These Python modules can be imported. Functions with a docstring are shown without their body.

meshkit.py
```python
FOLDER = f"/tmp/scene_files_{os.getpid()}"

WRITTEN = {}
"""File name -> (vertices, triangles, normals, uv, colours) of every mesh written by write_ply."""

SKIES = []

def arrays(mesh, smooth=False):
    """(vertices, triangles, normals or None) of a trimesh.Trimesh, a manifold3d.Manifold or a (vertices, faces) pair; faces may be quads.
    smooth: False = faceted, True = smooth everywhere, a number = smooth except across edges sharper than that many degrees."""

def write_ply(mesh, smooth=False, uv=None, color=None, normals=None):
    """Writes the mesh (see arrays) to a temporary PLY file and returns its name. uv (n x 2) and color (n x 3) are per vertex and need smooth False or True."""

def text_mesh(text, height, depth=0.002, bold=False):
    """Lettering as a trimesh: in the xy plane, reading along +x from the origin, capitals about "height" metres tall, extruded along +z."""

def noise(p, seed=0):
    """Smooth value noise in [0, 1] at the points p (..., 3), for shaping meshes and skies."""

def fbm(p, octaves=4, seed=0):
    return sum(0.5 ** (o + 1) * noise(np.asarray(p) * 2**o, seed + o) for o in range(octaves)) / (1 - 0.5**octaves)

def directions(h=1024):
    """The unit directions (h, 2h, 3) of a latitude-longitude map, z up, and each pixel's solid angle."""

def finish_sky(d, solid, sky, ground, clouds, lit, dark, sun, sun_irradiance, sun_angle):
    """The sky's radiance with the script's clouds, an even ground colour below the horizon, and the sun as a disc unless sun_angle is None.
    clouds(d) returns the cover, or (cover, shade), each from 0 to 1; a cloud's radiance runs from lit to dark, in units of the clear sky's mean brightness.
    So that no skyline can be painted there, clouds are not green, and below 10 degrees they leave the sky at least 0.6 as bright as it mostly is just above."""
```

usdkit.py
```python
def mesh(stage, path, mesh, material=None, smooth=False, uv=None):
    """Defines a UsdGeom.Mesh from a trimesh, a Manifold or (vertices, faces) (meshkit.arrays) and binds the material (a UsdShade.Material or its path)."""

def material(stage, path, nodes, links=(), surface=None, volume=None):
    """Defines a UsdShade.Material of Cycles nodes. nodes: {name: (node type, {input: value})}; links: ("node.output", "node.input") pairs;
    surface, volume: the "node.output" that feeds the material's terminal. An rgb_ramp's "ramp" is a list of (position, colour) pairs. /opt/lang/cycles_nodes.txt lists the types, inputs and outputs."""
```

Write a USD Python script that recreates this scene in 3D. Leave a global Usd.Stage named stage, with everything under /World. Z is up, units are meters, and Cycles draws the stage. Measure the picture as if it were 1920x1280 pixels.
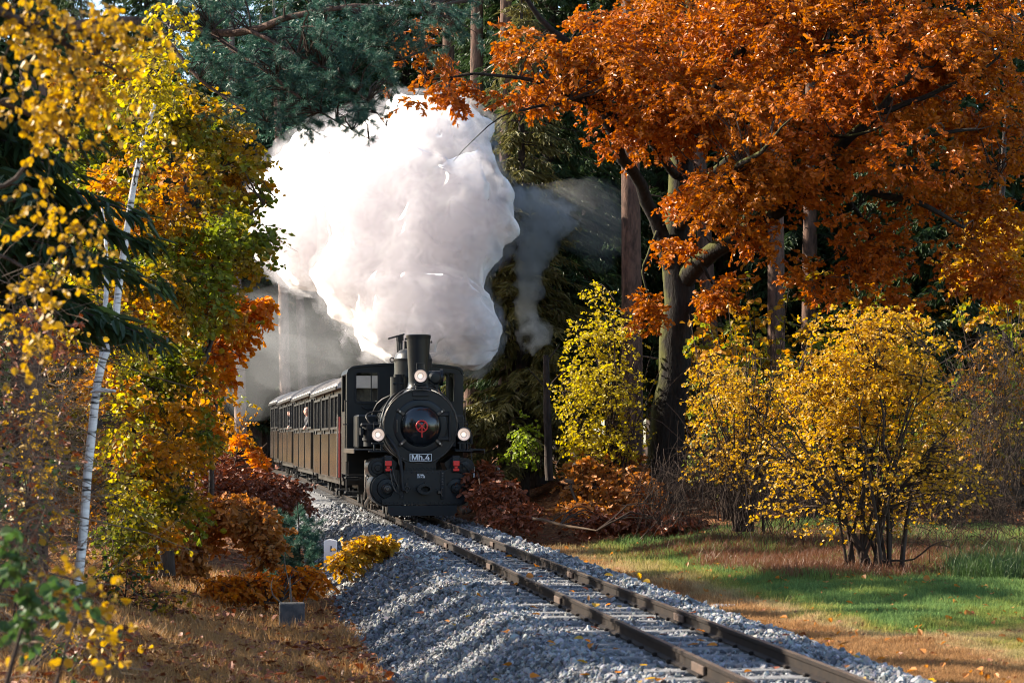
import math, numpy as np, trimesh, usdkit, meshkit
import shapely.geometry as sg
from shapely.ops import unary_union
from scipy.spatial import ConvexHull
from pxr import Usd, UsdGeom, UsdLux, UsdShade, Gf, Sdf, Vt

stage = Usd.Stage.CreateInMemory()
UsdGeom.Xform.Define(stage, '/World')
# ------------------------------------------------------------------ camera, sky, sun
F, EYE, PITCH = 4200.0, 1.65, math.atan(188 / 4200.0)
cam = UsdGeom.Camera.Define(stage, '/World/camera')
cam.CreateFocalLengthAttr(36 * F / 1920); cam.CreateHorizontalApertureAttr(36.0)
cam.CreateFStopAttr(4.0); cam.CreateFocusDistanceAttr(48.0)
cam.AddTranslateOp().Set((0, 0, EYE)); cam.AddRotateXOp().Set(90 + math.degrees(PITCH))
cam.CreateExposureAttr(1.85)
SUN_EL = math.radians(31)
sd = np.array([-0.90, 0.30]); sd /= np.linalg.norm(sd)
SUN = np.array([sd[0] * math.cos(SUN_EL), sd[1] * math.cos(SUN_EL), math.sin(SUN_EL)])
skym = usdkit.material(stage, '/World/Looks/sky', {
    "s": ("sky_texture", {"sky_type": "single_scattering", "sun_disc": False, "sun_elevation": SUN_EL, "sun_rotation": math.atan2(SUN[0], SUN[1])}),
    "b": ("background_shader", {"strength": 0.088})}, [("s.color", "b.color")], surface="b.background")
dome = UsdLux.DomeLight.Define(stage, '/World/sky'); UsdShade.MaterialBindingAPI.Apply(dome.GetPrim()).Bind(skym)
dome.GetPrim().SetCustomDataByKey('kind', 'structure')
sun = UsdLux.DistantLight.Define(stage, '/World/sun')
sun.CreateNormalizeAttr(True); sun.CreateIntensityAttr(1.25); sun.CreateAngleAttr(0.5); sun.CreateColorAttr((1, .89, .72))
sun.AddTransformOp().Set(Gf.Matrix4d().SetRotate(Gf.Rotation(Gf.Vec3d(0, 0, 1), Gf.Vec3d(*SUN.tolist()))))

# ------------------------------------------------------------------ helpers
FW = np.array([0, math.cos(PITCH), math.sin(PITCH)]); UPV = np.array([0, -math.sin(PITCH), math.cos(PITCH)])
def at(px, py, Y):
    """World point seen at a photo position (1920 x 1280) at the distance Y."""
    d = FW + (px - 960) / F * np.array([1, 0, 0]) + (640 - py) / F * UPV
    return np.array([0, 0, EYE]) + d * (Y / d[1])
_used = {}
def unique(parent, name):
    n = _used.get((parent, name), 0); _used[(parent, name)] = n + 1
    return f'{parent}/{name}' if n == 0 else f'{parent}/{name}_{n:03d}'
def tag(prim, label=None, cat=None, group=None, kind=None):
    for k, v in (('label', label), ('category', cat), ('group', group), ('kind', kind)):
        if v: prim.SetCustomDataByKey(k, v)
    return prim
def thing(name, label, cat, loc=(0, 0, 0), rz=0.0, group=None, kind=None):
    p = unique('/World', name); x = UsdGeom.Xform.Define(stage, p)
    x.AddTranslateOp().Set(Gf.Vec3d(*map(float, loc))); x.AddRotateZOp().Set(math.degrees(rz))
    tag(x.GetPrim(), label, cat, group, kind); return p
def copy(src, label, cat, loc, rz=0.0, scale=1.0, group=None, tilt=(0, 0)):
    name = src.split('/')[-1]
    p = unique('/World', name); x = UsdGeom.Xform.Define(stage, p)
    x.GetPrim().GetReferences().AddInternalReference(src); x.GetPrim().SetInstanceable(True)
    x.ClearXformOpOrder()
    x.AddTranslateOp(UsdGeom.XformOp.PrecisionDouble).Set(Gf.Vec3d(*map(float, loc)))
    x.AddRotateXYZOp().Set(Gf.Vec3f(tilt[0], tilt[1], math.degrees(rz)))
    x.AddScaleOp().Set(Gf.Vec3f(scale, scale, scale))
    tag(x.GetPrim(), label, cat, group); return p
def part(parent, name, mesh, mat, smooth=False, label=None, kind=None):
    p = unique(parent, name); m = usdkit.mesh(stage, p, mesh, mat, smooth=smooth)
    if label or kind: tag(m.GetPrim(), label, None, None, kind)
    return p
def single(name, mesh, mat, label, cat, group=None, kind=None, smooth=False):
    p = unique('/World', name); m = usdkit.mesh(stage, p, mesh, mat, smooth=smooth); tag(m.GetPrim(), label, cat, group, kind); return p
def instancer(parent, name, protos, mat, pos, quat, scale, idx, kind='stuff', label=None, cat=None):
    p = unique(parent, name); pi = UsdGeom.PointInstancer.Define(stage, p)
    t = []
    for i, m in enumerate(protos):
        q = usdkit.mesh(stage, f'{p}/shape_{i:03d}' if i else f'{p}/shape', m, mat); t.append(q.GetPath())
    pi.CreatePrototypesRel().SetTargets(t)
    pi.CreatePositionsAttr(Vt.Vec3fArray.FromNumpy(np.asarray(pos, np.float32)))
    pi.CreateScalesAttr(Vt.Vec3fArray.FromNumpy(np.asarray(scale, np.float32)))
    q = np.asarray(quat, float)
    pi.CreateOrientationsAttr(Vt.QuathArray([Gf.Quath(float(a[0]), float(a[1]), float(a[2]), float(a[3])) for a in q]))
    pi.CreateProtoIndicesAttr(Vt.IntArray.FromNumpy(np.asarray(idx, np.int32)))
    tag(pi.GetPrim(), label, cat, None, kind); return p
def cat_(ms): return trimesh.util.concatenate([trimesh.Trimesh(*m, process=False) if isinstance(m, tuple) else m for m in ms])
def box(x0, x1, y0, y1, z0, z1, r=0.0):
    if r <= 0:
        m = trimesh.creation.box([x1 - x0, y1 - y0, z1 - z0]); m.apply_translation([(x0 + x1) / 2, (y0 + y1) / 2, (z0 + z1) / 2]); return m
    h = np.array([x1 - x0, y1 - y0, z1 - z0]) / 2; pts = []
    for s in np.ndindex(2, 2, 2):
        s = np.array(s) * 2 - 1
        for k in range(3):
            q = h - r; q[k] = h[k]; pts.append(s * q)
    m = trimesh.convex.convex_hull(np.array(pts)); m.apply_translation([(x0 + x1) / 2, (y0 + y1) / 2, (z0 + z1) / 2]); return m
def cyl(p0, p1, r, n=24):
    p0, p1 = np.array(p0, float), np.array(p1, float)
    return trimesh.creation.cylinder(radius=r, segment=[p0, p1], sections=n)
def rev(profile, c, axis='z', n=32):
    """Lathe: profile of (r, h) pairs round the axis through c."""
    m = trimesh.creation.revolve(np.array(profile, float), sections=n)
    if axis == 'y': m.apply_transform(trimesh.transformations.rotation_matrix(math.pi / 2, [1, 0, 0]))   # h -> -y
    if axis == 'x': m.apply_transform(trimesh.transformations.rotation_matrix(math.pi / 2, [0, 1, 0]))
    m.apply_translation(c); return m
def slab(poly, y0, y1):
    """A polygon in x,z extruded from y0 to y1."""
    m = trimesh.creation.extrude_polygon(poly, y1 - y0, engine='earcut')
    v = m.vertices.copy(); m.vertices = np.stack([v[:, 0], y1 - v[:, 2], v[:, 1]], 1); return m
def torus(R, r, c, axis='y', n=28, k=8):
    m = trimesh.creation.torus(R, r, major_sections=n, minor_sections=k)
    if axis == 'y': m.apply_transform(trimesh.transformations.rotation_matrix(math.pi / 2, [1, 0, 0]))
    if axis == 'x': m.apply_transform(trimesh.transformations.rotation_matrix(math.pi / 2, [0, 1, 0]))
    m.apply_translation(c); return m
def tubes(P, r, sides=4):
    """P (n, k, 3) polylines with radii r (n, k) or (k,): tapered tubes in one mesh."""
    P = np.asarray(P, float); n, k = P.shape[:2]; r = np.broadcast_to(np.asarray(r, float), (n, k))
    T = np.gradient(P, axis=1); T /= np.linalg.norm(T, axis=2, keepdims=True) + 1e-9
    ref = np.where(np.abs(T[..., 2:]) < .9, [0, 0, 1.0], [1.0, 0, 0])
    A = np.cross(T, ref); A /= np.linalg.norm(A, axis=2, keepdims=True) + 1e-9; B = np.cross(T, A)
    w = np.arange(sides) * 2 * np.pi / sides
    V = P[:, :, None] + r[:, :, None, None] * (np.cos(w)[:, None] * A[:, :, None] + np.sin(w)[:, None] * B[:, :, None])
    base = (np.arange(n) * k * sides)[:, None, None]; i = np.arange(k - 1)[None, :, None] * sides; j = np.arange(sides)[None, None]
    a, b = base + i + j, base + i + (j + 1) % sides
    f = np.stack([a, a + sides, b, b, a + sides, b + sides], -1).reshape(-1, 3)
    return trimesh.Trimesh(V.reshape(-1, 3), f, process=False)
def resample(pts, k):
    pts = np.asarray(pts, float); s = np.r_[0, np.cumsum(np.linalg.norm(np.diff(pts[:, :3], axis=0), axis=1))]
    from scipy.interpolate import PchipInterpolator
    return PchipInterpolator(s, pts, axis=0)(np.linspace(0, s[-1], k))
def limb(pxs, k=14, sides=9, wob=0.0, seed=0):
    """A limb from (px, py, Y, radius) points."""
    w = np.array([[*at(a, b, c), r] for a, b, c, r in pxs]); w = resample(w, k)
    if wob: w[1:, :3] += (np.stack([meshkit.noise(w[1:, :3] * 1.7 + i * 9.1, seed + i) for i in range(3)], -1) - .5) * wob
    return tubes(w[None, :, :3], w[None, :, 3], sides), w
def pipe(pts, r, k=10, sides=8):
    w = resample(np.array(pts, float), k); return tubes(w[None], np.full((1, k), r), sides)
def quats(n, rng, tilt=None):
    if tilt is None:
        q = rng.normal(size=(n, 4)); return q / np.linalg.norm(q, axis=1, keepdims=True)
    a = rng.uniform(0, 2 * np.pi, n); t = rng.normal(0, tilt, (n, 2))
    q = np.stack([np.cos(a / 2), t[:, 0] * .5, t[:, 1] * .5, np.sin(a / 2)], 1); return q / np.linalg.norm(q, axis=1, keepdims=True)

# ------------------------------------------------------------------ materials
def M(name): return f'/World/Looks/{name}'
def pbr(name, col, rough=.6, metal=0.0, spec=.5, noise=None, bump=None, coat=0.0):
    """Plain paint or stone; noise = (scale, colour2, lo, hi); bump = (scale, strength, distance)."""
    n = {"p": ("principled_bsdf", {"base_color": col, "roughness": rough, "metallic": metal, "specular_ior_level": spec, "coat_weight": coat}), "g": ("geometry", {})}; l = []
    if noise:
        s, c2, lo, hi = noise
        n["n"] = ("noise_texture", {"scale": s, "detail": 5, "roughness": .6}); n["r"] = ("rgb_ramp", {"ramp": [(lo, col), (hi, c2)]})
        l += [("g.position", "n.vector"), ("n.fac", "r.fac"), ("r.color", "p.base_color")]
    if bump:
        n["bn"] = ("noise_texture", {"scale": bump[0], "detail": 4}); n["bu"] = ("bump", {"strength": bump[1], "distance": bump[2]})
        l += [("g.position", "bn.vector"), ("bn.fac", "bu.height"), ("bu.normal", "p.normal")]
    usdkit.material(stage, M(name), n, l, surface="p.BSDF"); return M(name)
def leafmat(name, cols, trans=.45, rough=.5, patch=None, tint=1.25):
    """Leaves: one colour of the ramp for each leaf; patch = (scale, other colours) mixes a second ramp in by place."""
    k = len(cols); ramp = [(i / max(k - 1, 1), c) for i, c in enumerate(cols)]
    n = {"g": ("geometry", {}), "r": ("rgb_ramp", {"ramp": ramp}),
         "p": ("principled_bsdf", {"roughness": rough, "specular_ior_level": .35}), "t": ("translucent_bsdf", {}),
         "b": ("brightness_contrast", {"bright": 0.0, "contrast": 0.0}), "h": ("hsv", {"saturation": 1.08, "value": tint}), "m": ("mix_closure", {"fac": trans})}
    l = [("g.random_per_island", "r.fac")]; src = "r.color"
    if patch:
        sc, c2 = patch
        n["r2"] = ("rgb_ramp", {"ramp": [(i / max(len(c2) - 1, 1), c) for i, c in enumerate(c2)]})
        n["n"] = ("noise_texture", {"scale": sc, "detail": 2}); n["mr"] = ("map_range", {"from_min": .42, "from_max": .58, "clamp": True})
        n["mx"] = ("mix", {})
        l += [("g.random_per_island", "r2.fac"), ("g.position", "n.vector"), ("n.fac", "mr.value"), ("mr.result", "mx.fac"), ("r.color", "mx.color1"), ("r2.color", "mx.color2")]
        src = "mx.color"
    l += [(src, "p.base_color"), (src, "h.color"), ("h.color", "t.color"), ("p.BSDF", "m.closure1"), ("t.BSDF", "m.closure2")]
    usdkit.material(stage, M(name), n, l, surface="m.closure"); return M(name)
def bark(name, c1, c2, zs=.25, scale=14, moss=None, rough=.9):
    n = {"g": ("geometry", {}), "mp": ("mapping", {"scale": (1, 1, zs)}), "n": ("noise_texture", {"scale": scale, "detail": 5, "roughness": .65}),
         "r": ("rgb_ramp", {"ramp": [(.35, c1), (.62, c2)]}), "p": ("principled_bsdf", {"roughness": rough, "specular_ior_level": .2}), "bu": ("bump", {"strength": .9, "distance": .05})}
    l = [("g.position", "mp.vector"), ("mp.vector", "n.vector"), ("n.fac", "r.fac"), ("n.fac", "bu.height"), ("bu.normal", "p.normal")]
    if moss:   # grows on one side and on top of the limbs
        n["s"] = ("separate_xyz", {}); n["n2"] = ("noise_texture", {"scale": 3, "detail": 4}); n["a"] = ("math", {"math_type": "multiply_add", "value2": -.9, "value3": -.1})
        n["a2"] = ("math", {"math_type": "multiply_add", "value2": .55}); n["a3"] = ("math", {"math_type": "add"}); n["mr"] = ("map_range", {"from_min": 1.0, "from_max": 1.3, "clamp": True}); n["mx"] = ("mix", {"color2": moss})
        l += [("g.normal", "s.vector"), ("s.x", "a.value1"), ("s.z", "a2.value1"), ("a.value", "a2.value3"), ("a2.value", "a3.value1"), ("g.position", "n2.vector"), ("n2.fac", "a3.value2"),
              ("a3.value", "mr.value"), ("mr.result", "mx.fac"), ("r.color", "mx.color1"), ("mx.color", "p.base_color")]
    else: l += [("r.color", "p.base_color")]
    usdkit.material(stage, M(name), n, l, surface="p.BSDF"); return M(name)

YEL = leafmat('yellow_leaves', [(.16, .19, .02), (.42, .27, .015), (.52, .33, .02), (.48, .23, .012), (.28, .24, .03), (.36, .14, .015), (.20, .10, .03)], .45, patch=(.55, [(.46, .20, .012), (.50, .15, .01), (.50, .29, .02), (.32, .10, .012), (.24, .22, .03)]))
YEL2 = leafmat('golden_leaves', [(.50, .29, .03), (.58, .36, .07), (.52, .21, .018), (.30, .27, .03), (.56, .29, .03), (.46, .17, .02), (.76, .58, .30), (.70, .50, .18), (.72, .46, .11), (.74, .54, .22)], .45)
YEL3 = leafmat('lemon_leaves', [(.42, .33, .03), (.50, .34, .03), (.25, .24, .03), (.52, .30, .025), (.46, .23, .02)], .5)
NEARY = leafmat('near_yellow_leaves', [(.40, .24, .02), (.50, .28, .02), (.32, .15, .015), (.30, .30, .16), (.24, .23, .03), (.46, .38, .22), (.16, .18, .06), (.42, .20, .05), (.12, .07, .03)], .4)
ORA = leafmat('orange_oak_leaves', [(.42, .11, .008), (.52, .165, .01), (.28, .055, .008), (.58, .26, .016), (.42, .12, .014), (.18, .035, .008), (.54, .34, .03), (.34, .075, .01)], .4, rough=.42, patch=(.35, [(.42, .135, .008), (.52, .20, .012), (.30, .065, .01), (.24, .05, .012)]))
ORA2 = leafmat('pale_oak_leaves', [(.42, .17, .04), (.52, .24, .06), (.46, .13, .03), (.55, .30, .08), (.40, .10, .02)], .35)
ORA3 = leafmat('fresh_orange_leaves', [(.60, .20, .01), (.66, .27, .015), (.52, .13, .008)], .5)
BRN = leafmat('brown_dead_leaves', [(.20, .055, .02), (.30, .09, .03), (.14, .04, .018), (.36, .14, .06), (.26, .07, .02)], .15)
GRNL = leafmat('dark_green_leaves', [(.05, .10, .025), (.07, .14, .03), (.10, .15, .03), (.25, .22, .03), (.14, .18, .08)], .3)
GRN2 = leafmat('light_green_leaves', [(.20, .26, .03), (.28, .30, .03), (.40, .36, .03)], .5)
SPR = leafmat('spruce_needles', [(.03, .055, .018), (.05, .08, .024), (.07, .10, .028), (.085, .09, .03)], .18, tint=1.6)
SPRG = leafmat('sunlit_gold_spruce_needles', [(.12, .11, .035), (.24, .17, .06), (.36, .24, .10), (.15, .14, .04), (.30, .17, .07)], .3)  # gold of sunlit boughs put into the needle colour
PIN = leafmat('pine_needles', [(.05, .12, .085), (.075, .155, .105), (.10, .18, .12), (.10, .14, .07)], .18, tint=1.5)
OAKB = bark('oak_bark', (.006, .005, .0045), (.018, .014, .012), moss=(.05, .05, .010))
TWIG = pbr('twig_bark', (.035, .022, .016), .9, spec=.2)
TWIGL = pbr('pale_twig_bark', (.13, .10, .08), .8, spec=.2)
DEADT = pbr('dead_twig_bark', (.085, .055, .035), .9, spec=.2, noise=(3, (.14, .10, .07), .4, .65))
PINB = bark('pine_bark', (.035, .022, .017), (.12, .068, .050), zs=.3, scale=9)
PINH = bark('pale_pine_bark', (.10, .075, .065), (.22, .16, .135), zs=.3, scale=9)
SPRB = bark('spruce_bark', (.02, .016, .014), (.06, .045, .038), scale=12)
BIR = usdkit.material(stage, M('birch_bark'), {"g": ("geometry", {}), "mp": ("mapping", {"scale": (3, 3, 22)}), "n": ("noise_texture", {"scale": 1, "detail": 3}),
    "r": ("rgb_ramp", {"ramp": [(.36, (.03, .025, .022)), (.43, (.50, .47, .45)), (.7, (.70, .67, .65))]}), "p": ("principled_bsdf", {"roughness": .6})},
    [("g.position", "mp.vector"), ("mp.vector", "n.vector"), ("n.fac", "r.fac"), ("r.color", "p.base_color")], surface="p.BSDF").GetPath().pathString
BLK = pbr('black_loco_paint', (.004, .006, .008), .33, spec=.34, noise=(6, (.010, .010, .010), .5, .75), bump=(9, .10, .012))
BLKM = pbr('black_matt_metal', (.008, .009, .010), .55, spec=.35, noise=(8, (.022, .018, .015), .5, .75))
GLS = pbr('glossy_door_paint', (.004, .005, .006), .13, spec=.6, coat=.3)
GRIM = pbr('oily_steel', (.05, .045, .04), .38, metal=.7, noise=(14, (.12, .10, .085), .4, .7))
RED = pbr('red_paint', (.62, .025, .02), .4)
DRED = pbr('dark_red_paint', (.20, .015, .015), .4)
WHT = pbr('white_paint', (.75, .76, .78), .5)
STEEL = pbr('bright_steel', (.35, .33, .31), .3, metal=.9)
COACH = pbr('dark_coach_paint', (.014, .010, .007), .2, spec=.7, noise=(2.5, (.030, .021, .014), .4, .7))
COACHD = pbr('black_coach_paint', (.010, .010, .010), .4)
ROOF = pbr('grey_coach_roof', (.30, .285, .275), .45, noise=(1.3, (.42, .40, .39), .35, .65))
RUST = pbr('rusty_rail_steel', (.007, .005, .0045), .75, spec=.2, noise=(9, (.020, .012, .008), .35, .75), bump=(60, .2, .004))
RAILTOP = pbr('worn_rail_head', (.20, .155, .125), .36, metal=.6, noise=(5, (.10, .068, .05), .4, .7))
RUSTP = pbr('pale_rust', (.045, .027, .018), .8, noise=(20, (.085, .048, .032), .4, .7))
SLP = pbr('weathered_sleeper', (.085, .083, .085), .85, noise=(11, (.19, .19, .197), .38, .66), bump=(40, .7, .015))
CONC = pbr('dark_concrete', (.045, .045, .048), .9, noise=(9, (.10, .095, .09), .4, .7), bump=(40, .4, .01))
CONCL = pbr('grey_concrete', (.33, .33, .33), .85, noise=(9, (.45, .44, .43), .4, .7))
SKIN = pbr('skin', (.55, .30, .22), .5); HAIR = pbr('dark_hair', (.03, .02, .015), .6); CLOTH = pbr('dark_jacket', (.02, .02, .028), .8); SHIRT = pbr('white_shirt', (.7, .7, .7), .8)
GLASS = usdkit.material(stage, M('window_glass'), {"f": ("fresnel", {"IOR": 1.33}), "t": ("transparent_bsdf", {"color": (.9, .92, .9)}), "g": ("glossy_bsdf", {"roughness": .03, "color": (1, 1, 1)}), "m": ("mix_closure", {})},
    [("f.fac", "m.fac"), ("t.BSDF", "m.closure1"), ("g.BSDF", "m.closure2")], surface="m.closure").GetPath().pathString
LENS = usdkit.material(stage, M('lamp_reflector'), {"p": ("principled_bsdf", {"base_color": (.74, .66, .61), "metallic": .35, "roughness": .35, "emission_color": (1, .74, .58), "emission_strength": .10})}, [], surface="p.BSDF").GetPath().pathString
BULB = usdkit.material(stage, M('lamp_bulb'), {"p": ("principled_bsdf", {"base_color": (.8, .7, .6), "emission_color": (1, .80, .62), "emission_strength": .7})}, [], surface="p.BSDF").GetPath().pathString
STONE = usdkit.material(stage, M('ballast_stone'), {"o": ("object_info", {}), "g": ("geometry", {}), "n": ("noise_texture", {"scale": 25, "detail": 3}), "r": ("rgb_ramp", {"ramp": [(0, (.06, .063, .07)), (.3, (.15, .157, .17)), (.72, (.27, .28, .30)), (.94, (.42, .42, .43)), (1, (.22, .16, .125))]}),
    "mx": ("mix", {"mix_type": "multiply", "fac": .5}), "p": ("principled_bsdf", {"roughness": .75, "specular_ior_level": .4})},
    [("o.random", "r.fac"), ("g.position", "n.vector"), ("r.color", "mx.color1"), ("n.color", "mx.color2"), ("mx.color", "p.base_color")], surface="p.BSDF").GetPath().pathString
BED = pbr('ballast_bed', (.07, .07, .075), .9, noise=(26, (.20, .205, .215), .35, .65), bump=(30, 1.0, .05))
# ground: leaf litter and grass by place
def zones():
    """Nodes whose 'zm.color' is grass colour by place: green further from the track, straw near it and nearer the camera."""
    n = {"g": ("geometry", {}), "s": ("separate_xyz", {}), "n": ("noise_texture", {"scale": .55, "detail": 4, "roughness": .6}),
         "y": ("map_range", {"from_min": 19.5, "from_max": 26.5, "to_min": -.22, "to_max": .32, "clamp": True}), "n3": ("noise_texture", {"scale": 3.2, "detail": 3}),
         "a": ("math", {"math_type": "add"}), "a2": ("math", {"math_type": "add"}), "n3m": ("math", {"math_type": "multiply_add", "value2": .5, "value3": -.25}),
         "ux": ("math", {"math_type": "multiply_add", "value2": .1243, "value3": -3.96}), "ua": ("math", {"math_type": "add"}), "um": ("map_range", {"from_min": 2.0, "from_max": 3.6, "to_min": -.55, "to_max": 0, "clamp": True}), "a3": ("math", {"math_type": "add"}),
         "zm": ("rgb_ramp", {"ramp": [(.30, (.30, .165, .07)), (.42, (.38, .26, .13)), (.52, (.31, .26, .11)), (.60, (.30, .25, .07)), (.70, (.17, .22, .05)), (.85, (.12, .20, .06))]})}
    l = [("g.position", "s.vector"), ("g.position", "n.vector"), ("s.y", "y.value"), ("g.position", "n3.vector"), ("n3.fac", "n3m.value1"), ("n.fac", "a.value1"), ("y.result", "a.value2"), ("a.value", "a2.value1"), ("n3m.value", "a2.value2"),
         ("s.y", "ux.value1"), ("ux.value", "ua.value1"), ("s.x", "ua.value2"), ("ua.value", "um.value"), ("a2.value", "a3.value1"), ("um.result", "a3.value2"), ("a3.value", "zm.fac")]
    return n, l
n, l = zones(); n.update({"p": ("principled_bsdf", {"roughness": .8, "specular_ior_level": .2}), "t": ("translucent_bsdf", {}), "m": ("mix_closure", {"fac": .4}), "o": ("object_info", {}), "hv": ("hsv", {}), "ov": ("math", {"math_type": "multiply_add", "value2": .7, "value3": .7})})
GRASS = usdkit.material(stage, M('grass_blades'), n, l + [("o.random", "ov.value1"), ("ov.value", "hv.value"), ("zm.color", "hv.color"), ("hv.color", "p.base_color"), ("hv.color", "t.color"), ("p.BSDF", "m.closure1"), ("t.BSDF", "m.closure2")], surface="m.closure").GetPath().pathString
STRAW = leafmat('dry_grass', [(.38, .22, .09), (.50, .33, .15), (.32, .17, .07), (.56, .41, .22)], .35)
BRACK = leafmat('dead_bracken', [(.14, .06, .03), (.20, .10, .05), (.30, .19, .10), (.11, .045, .025)], .3)
REED = leafmat('green_reeds', [(.05, .09, .025), (.08, .12, .03), (.25, .20, .10)], .3)
n, l = zones(); n.update({"p": ("principled_bsdf", {"roughness": .95, "specular_ior_level": .1}), "v": ("voronoi_texture", {"scale": 14}), "lr": ("rgb_ramp", {"ramp": [(0, (.05, .026, .014)), (.3, (.13, .05, .022)), (.6, (.20, .085, .035)), (.8, (.09, .05, .03)), (1, (.26, .15, .07))]}),
    "sx": ("separate_color", {}), "gu": ("map_range", {"from_min": 1.5, "from_max": 2.0, "clamp": True}), "gy": ("map_range", {"from_min": 37.0, "from_max": 42.0, "to_min": 1, "to_max": 0, "clamp": True}), "gm": ("math", {"math_type": "multiply"}), "mx": ("mix", {}), "bu": ("bump", {"strength": .8, "distance": .05}), "dk": ("hsv", {"value": .6})})
GROUND = usdkit.material(stage, M('forest_ground'), n, l + [("g.position", "v.vector"), ("v.color", "sx.color"), ("sx.r", "lr.fac"), ("ua.value", "gu.value"), ("s.y", "gy.value"), ("gu.result", "gm.value1"), ("gy.result", "gm.value2"), ("gm.value", "mx.fac"), ("lr.color", "mx.color1"), ("zm.color", "dk.color"), ("dk.color", "mx.color2"),
    ("mx.color", "p.base_color"), ("v.distance", "bu.height"), ("bu.normal", "p.normal")], surface="p.BSDF").GetPath().pathString

# ------------------------------------------------------------------ track line and terrain
_y = np.arange(-20, 420, .05)
_m = np.interp(_y, [-20, 46, 54, 92, 130, 200, 420], [.1243, .1243, .148, .148, .34, .6, .6])
_x = 3.96 + .034 - np.r_[0, np.cumsum((_m[1:] + _m[:-1]) / 2 * .05)]; _x += (3.994 - .1243 * 20 - np.interp(20, _y, _x))
_z = np.r_[0, np.cumsum(np.interp(_y, [-20, 46, 52, 95, 110, 420], [0, 0, .0067, .0067, 0, 0])[1:] * .05)]
def cx(y): return np.interp(y, _y, _x)
def cz(y): return np.interp(y, _y, _z)
def hd(y): return np.interp(y, _y, _m)
def tp(u, y, z=0.0):
    m = hd(y); n = np.sqrt(1 + m * m); return np.stack([cx(y) + u / n, y + u * m / n, z + cz(y)], -1)
def sst(x, a, b): t = np.clip((np.asarray(x, float) - a) / (b - a), 0, 1); return t * t * (3 - 2 * t)
def lat(x, y): m = hd(y); return (x - cx(y)) / np.sqrt(1 + m * m)
def terrain(x, y):
    x, y = np.asarray(x, float), np.asarray(y, float); u = lat(x, y)
    p = np.stack([x, y, 0 * x], -1)
    left = -.90 + .5 * sst(-u, 2.9, 6.3) + .6 * sst(-u, 7, 16) + .35 * sst(y, 44, 60) * sst(-u, 2, 3)
    right = -.46 + .16 * sst(u, 2, 6) * sst(y, 22, 40) + .55 * sst(u, 2.2, 5.5) * sst(y, 36, 52) + .55 * sst(u, 2.2, 5) * sst(y, 52, 66)
    h = np.where(u < 0, left, right)
    h = h + (meshkit.fbm(p * .45, 4, 5) - .5) * .28 * sst(np.abs(u), 1.6, 3.5) + (meshkit.noise(p * 3.1, 8) - .5) * .05
    return h + cz(y)
ax = np.unique(np.r_[np.linspace(-320, -22, 14), np.arange(-22, 24, .5), np.linspace(24, 320, 14)])
ay = np.unique(np.r_[np.linspace(-60, 6, 10), np.arange(6, 66, .5), np.arange(66, 140, 2), np.linspace(140, 420, 14)])
X, Yg = np.meshgrid(ax, ay, indexing='ij'); Z = terrain(X, Yg)
def gridmesh(X, Y, Z):
    a, b = X.shape; i, j = np.meshgrid(np.arange(a - 1), np.arange(b - 1), indexing='ij'); q = (i * b + j).ravel()
    return np.stack([X, Y, Z], -1).reshape(-1, 3), np.vstack([np.stack([q, q + b, q + 1], 1), np.stack([q + 1, q + b, q + b + 1], 1)])
single('forest_ground', gridmesh(X, Yg, Z), GROUND, 'forest floor of leaf litter and grass on both sides of the track', 'ground', kind='structure', smooth=True)
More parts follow.
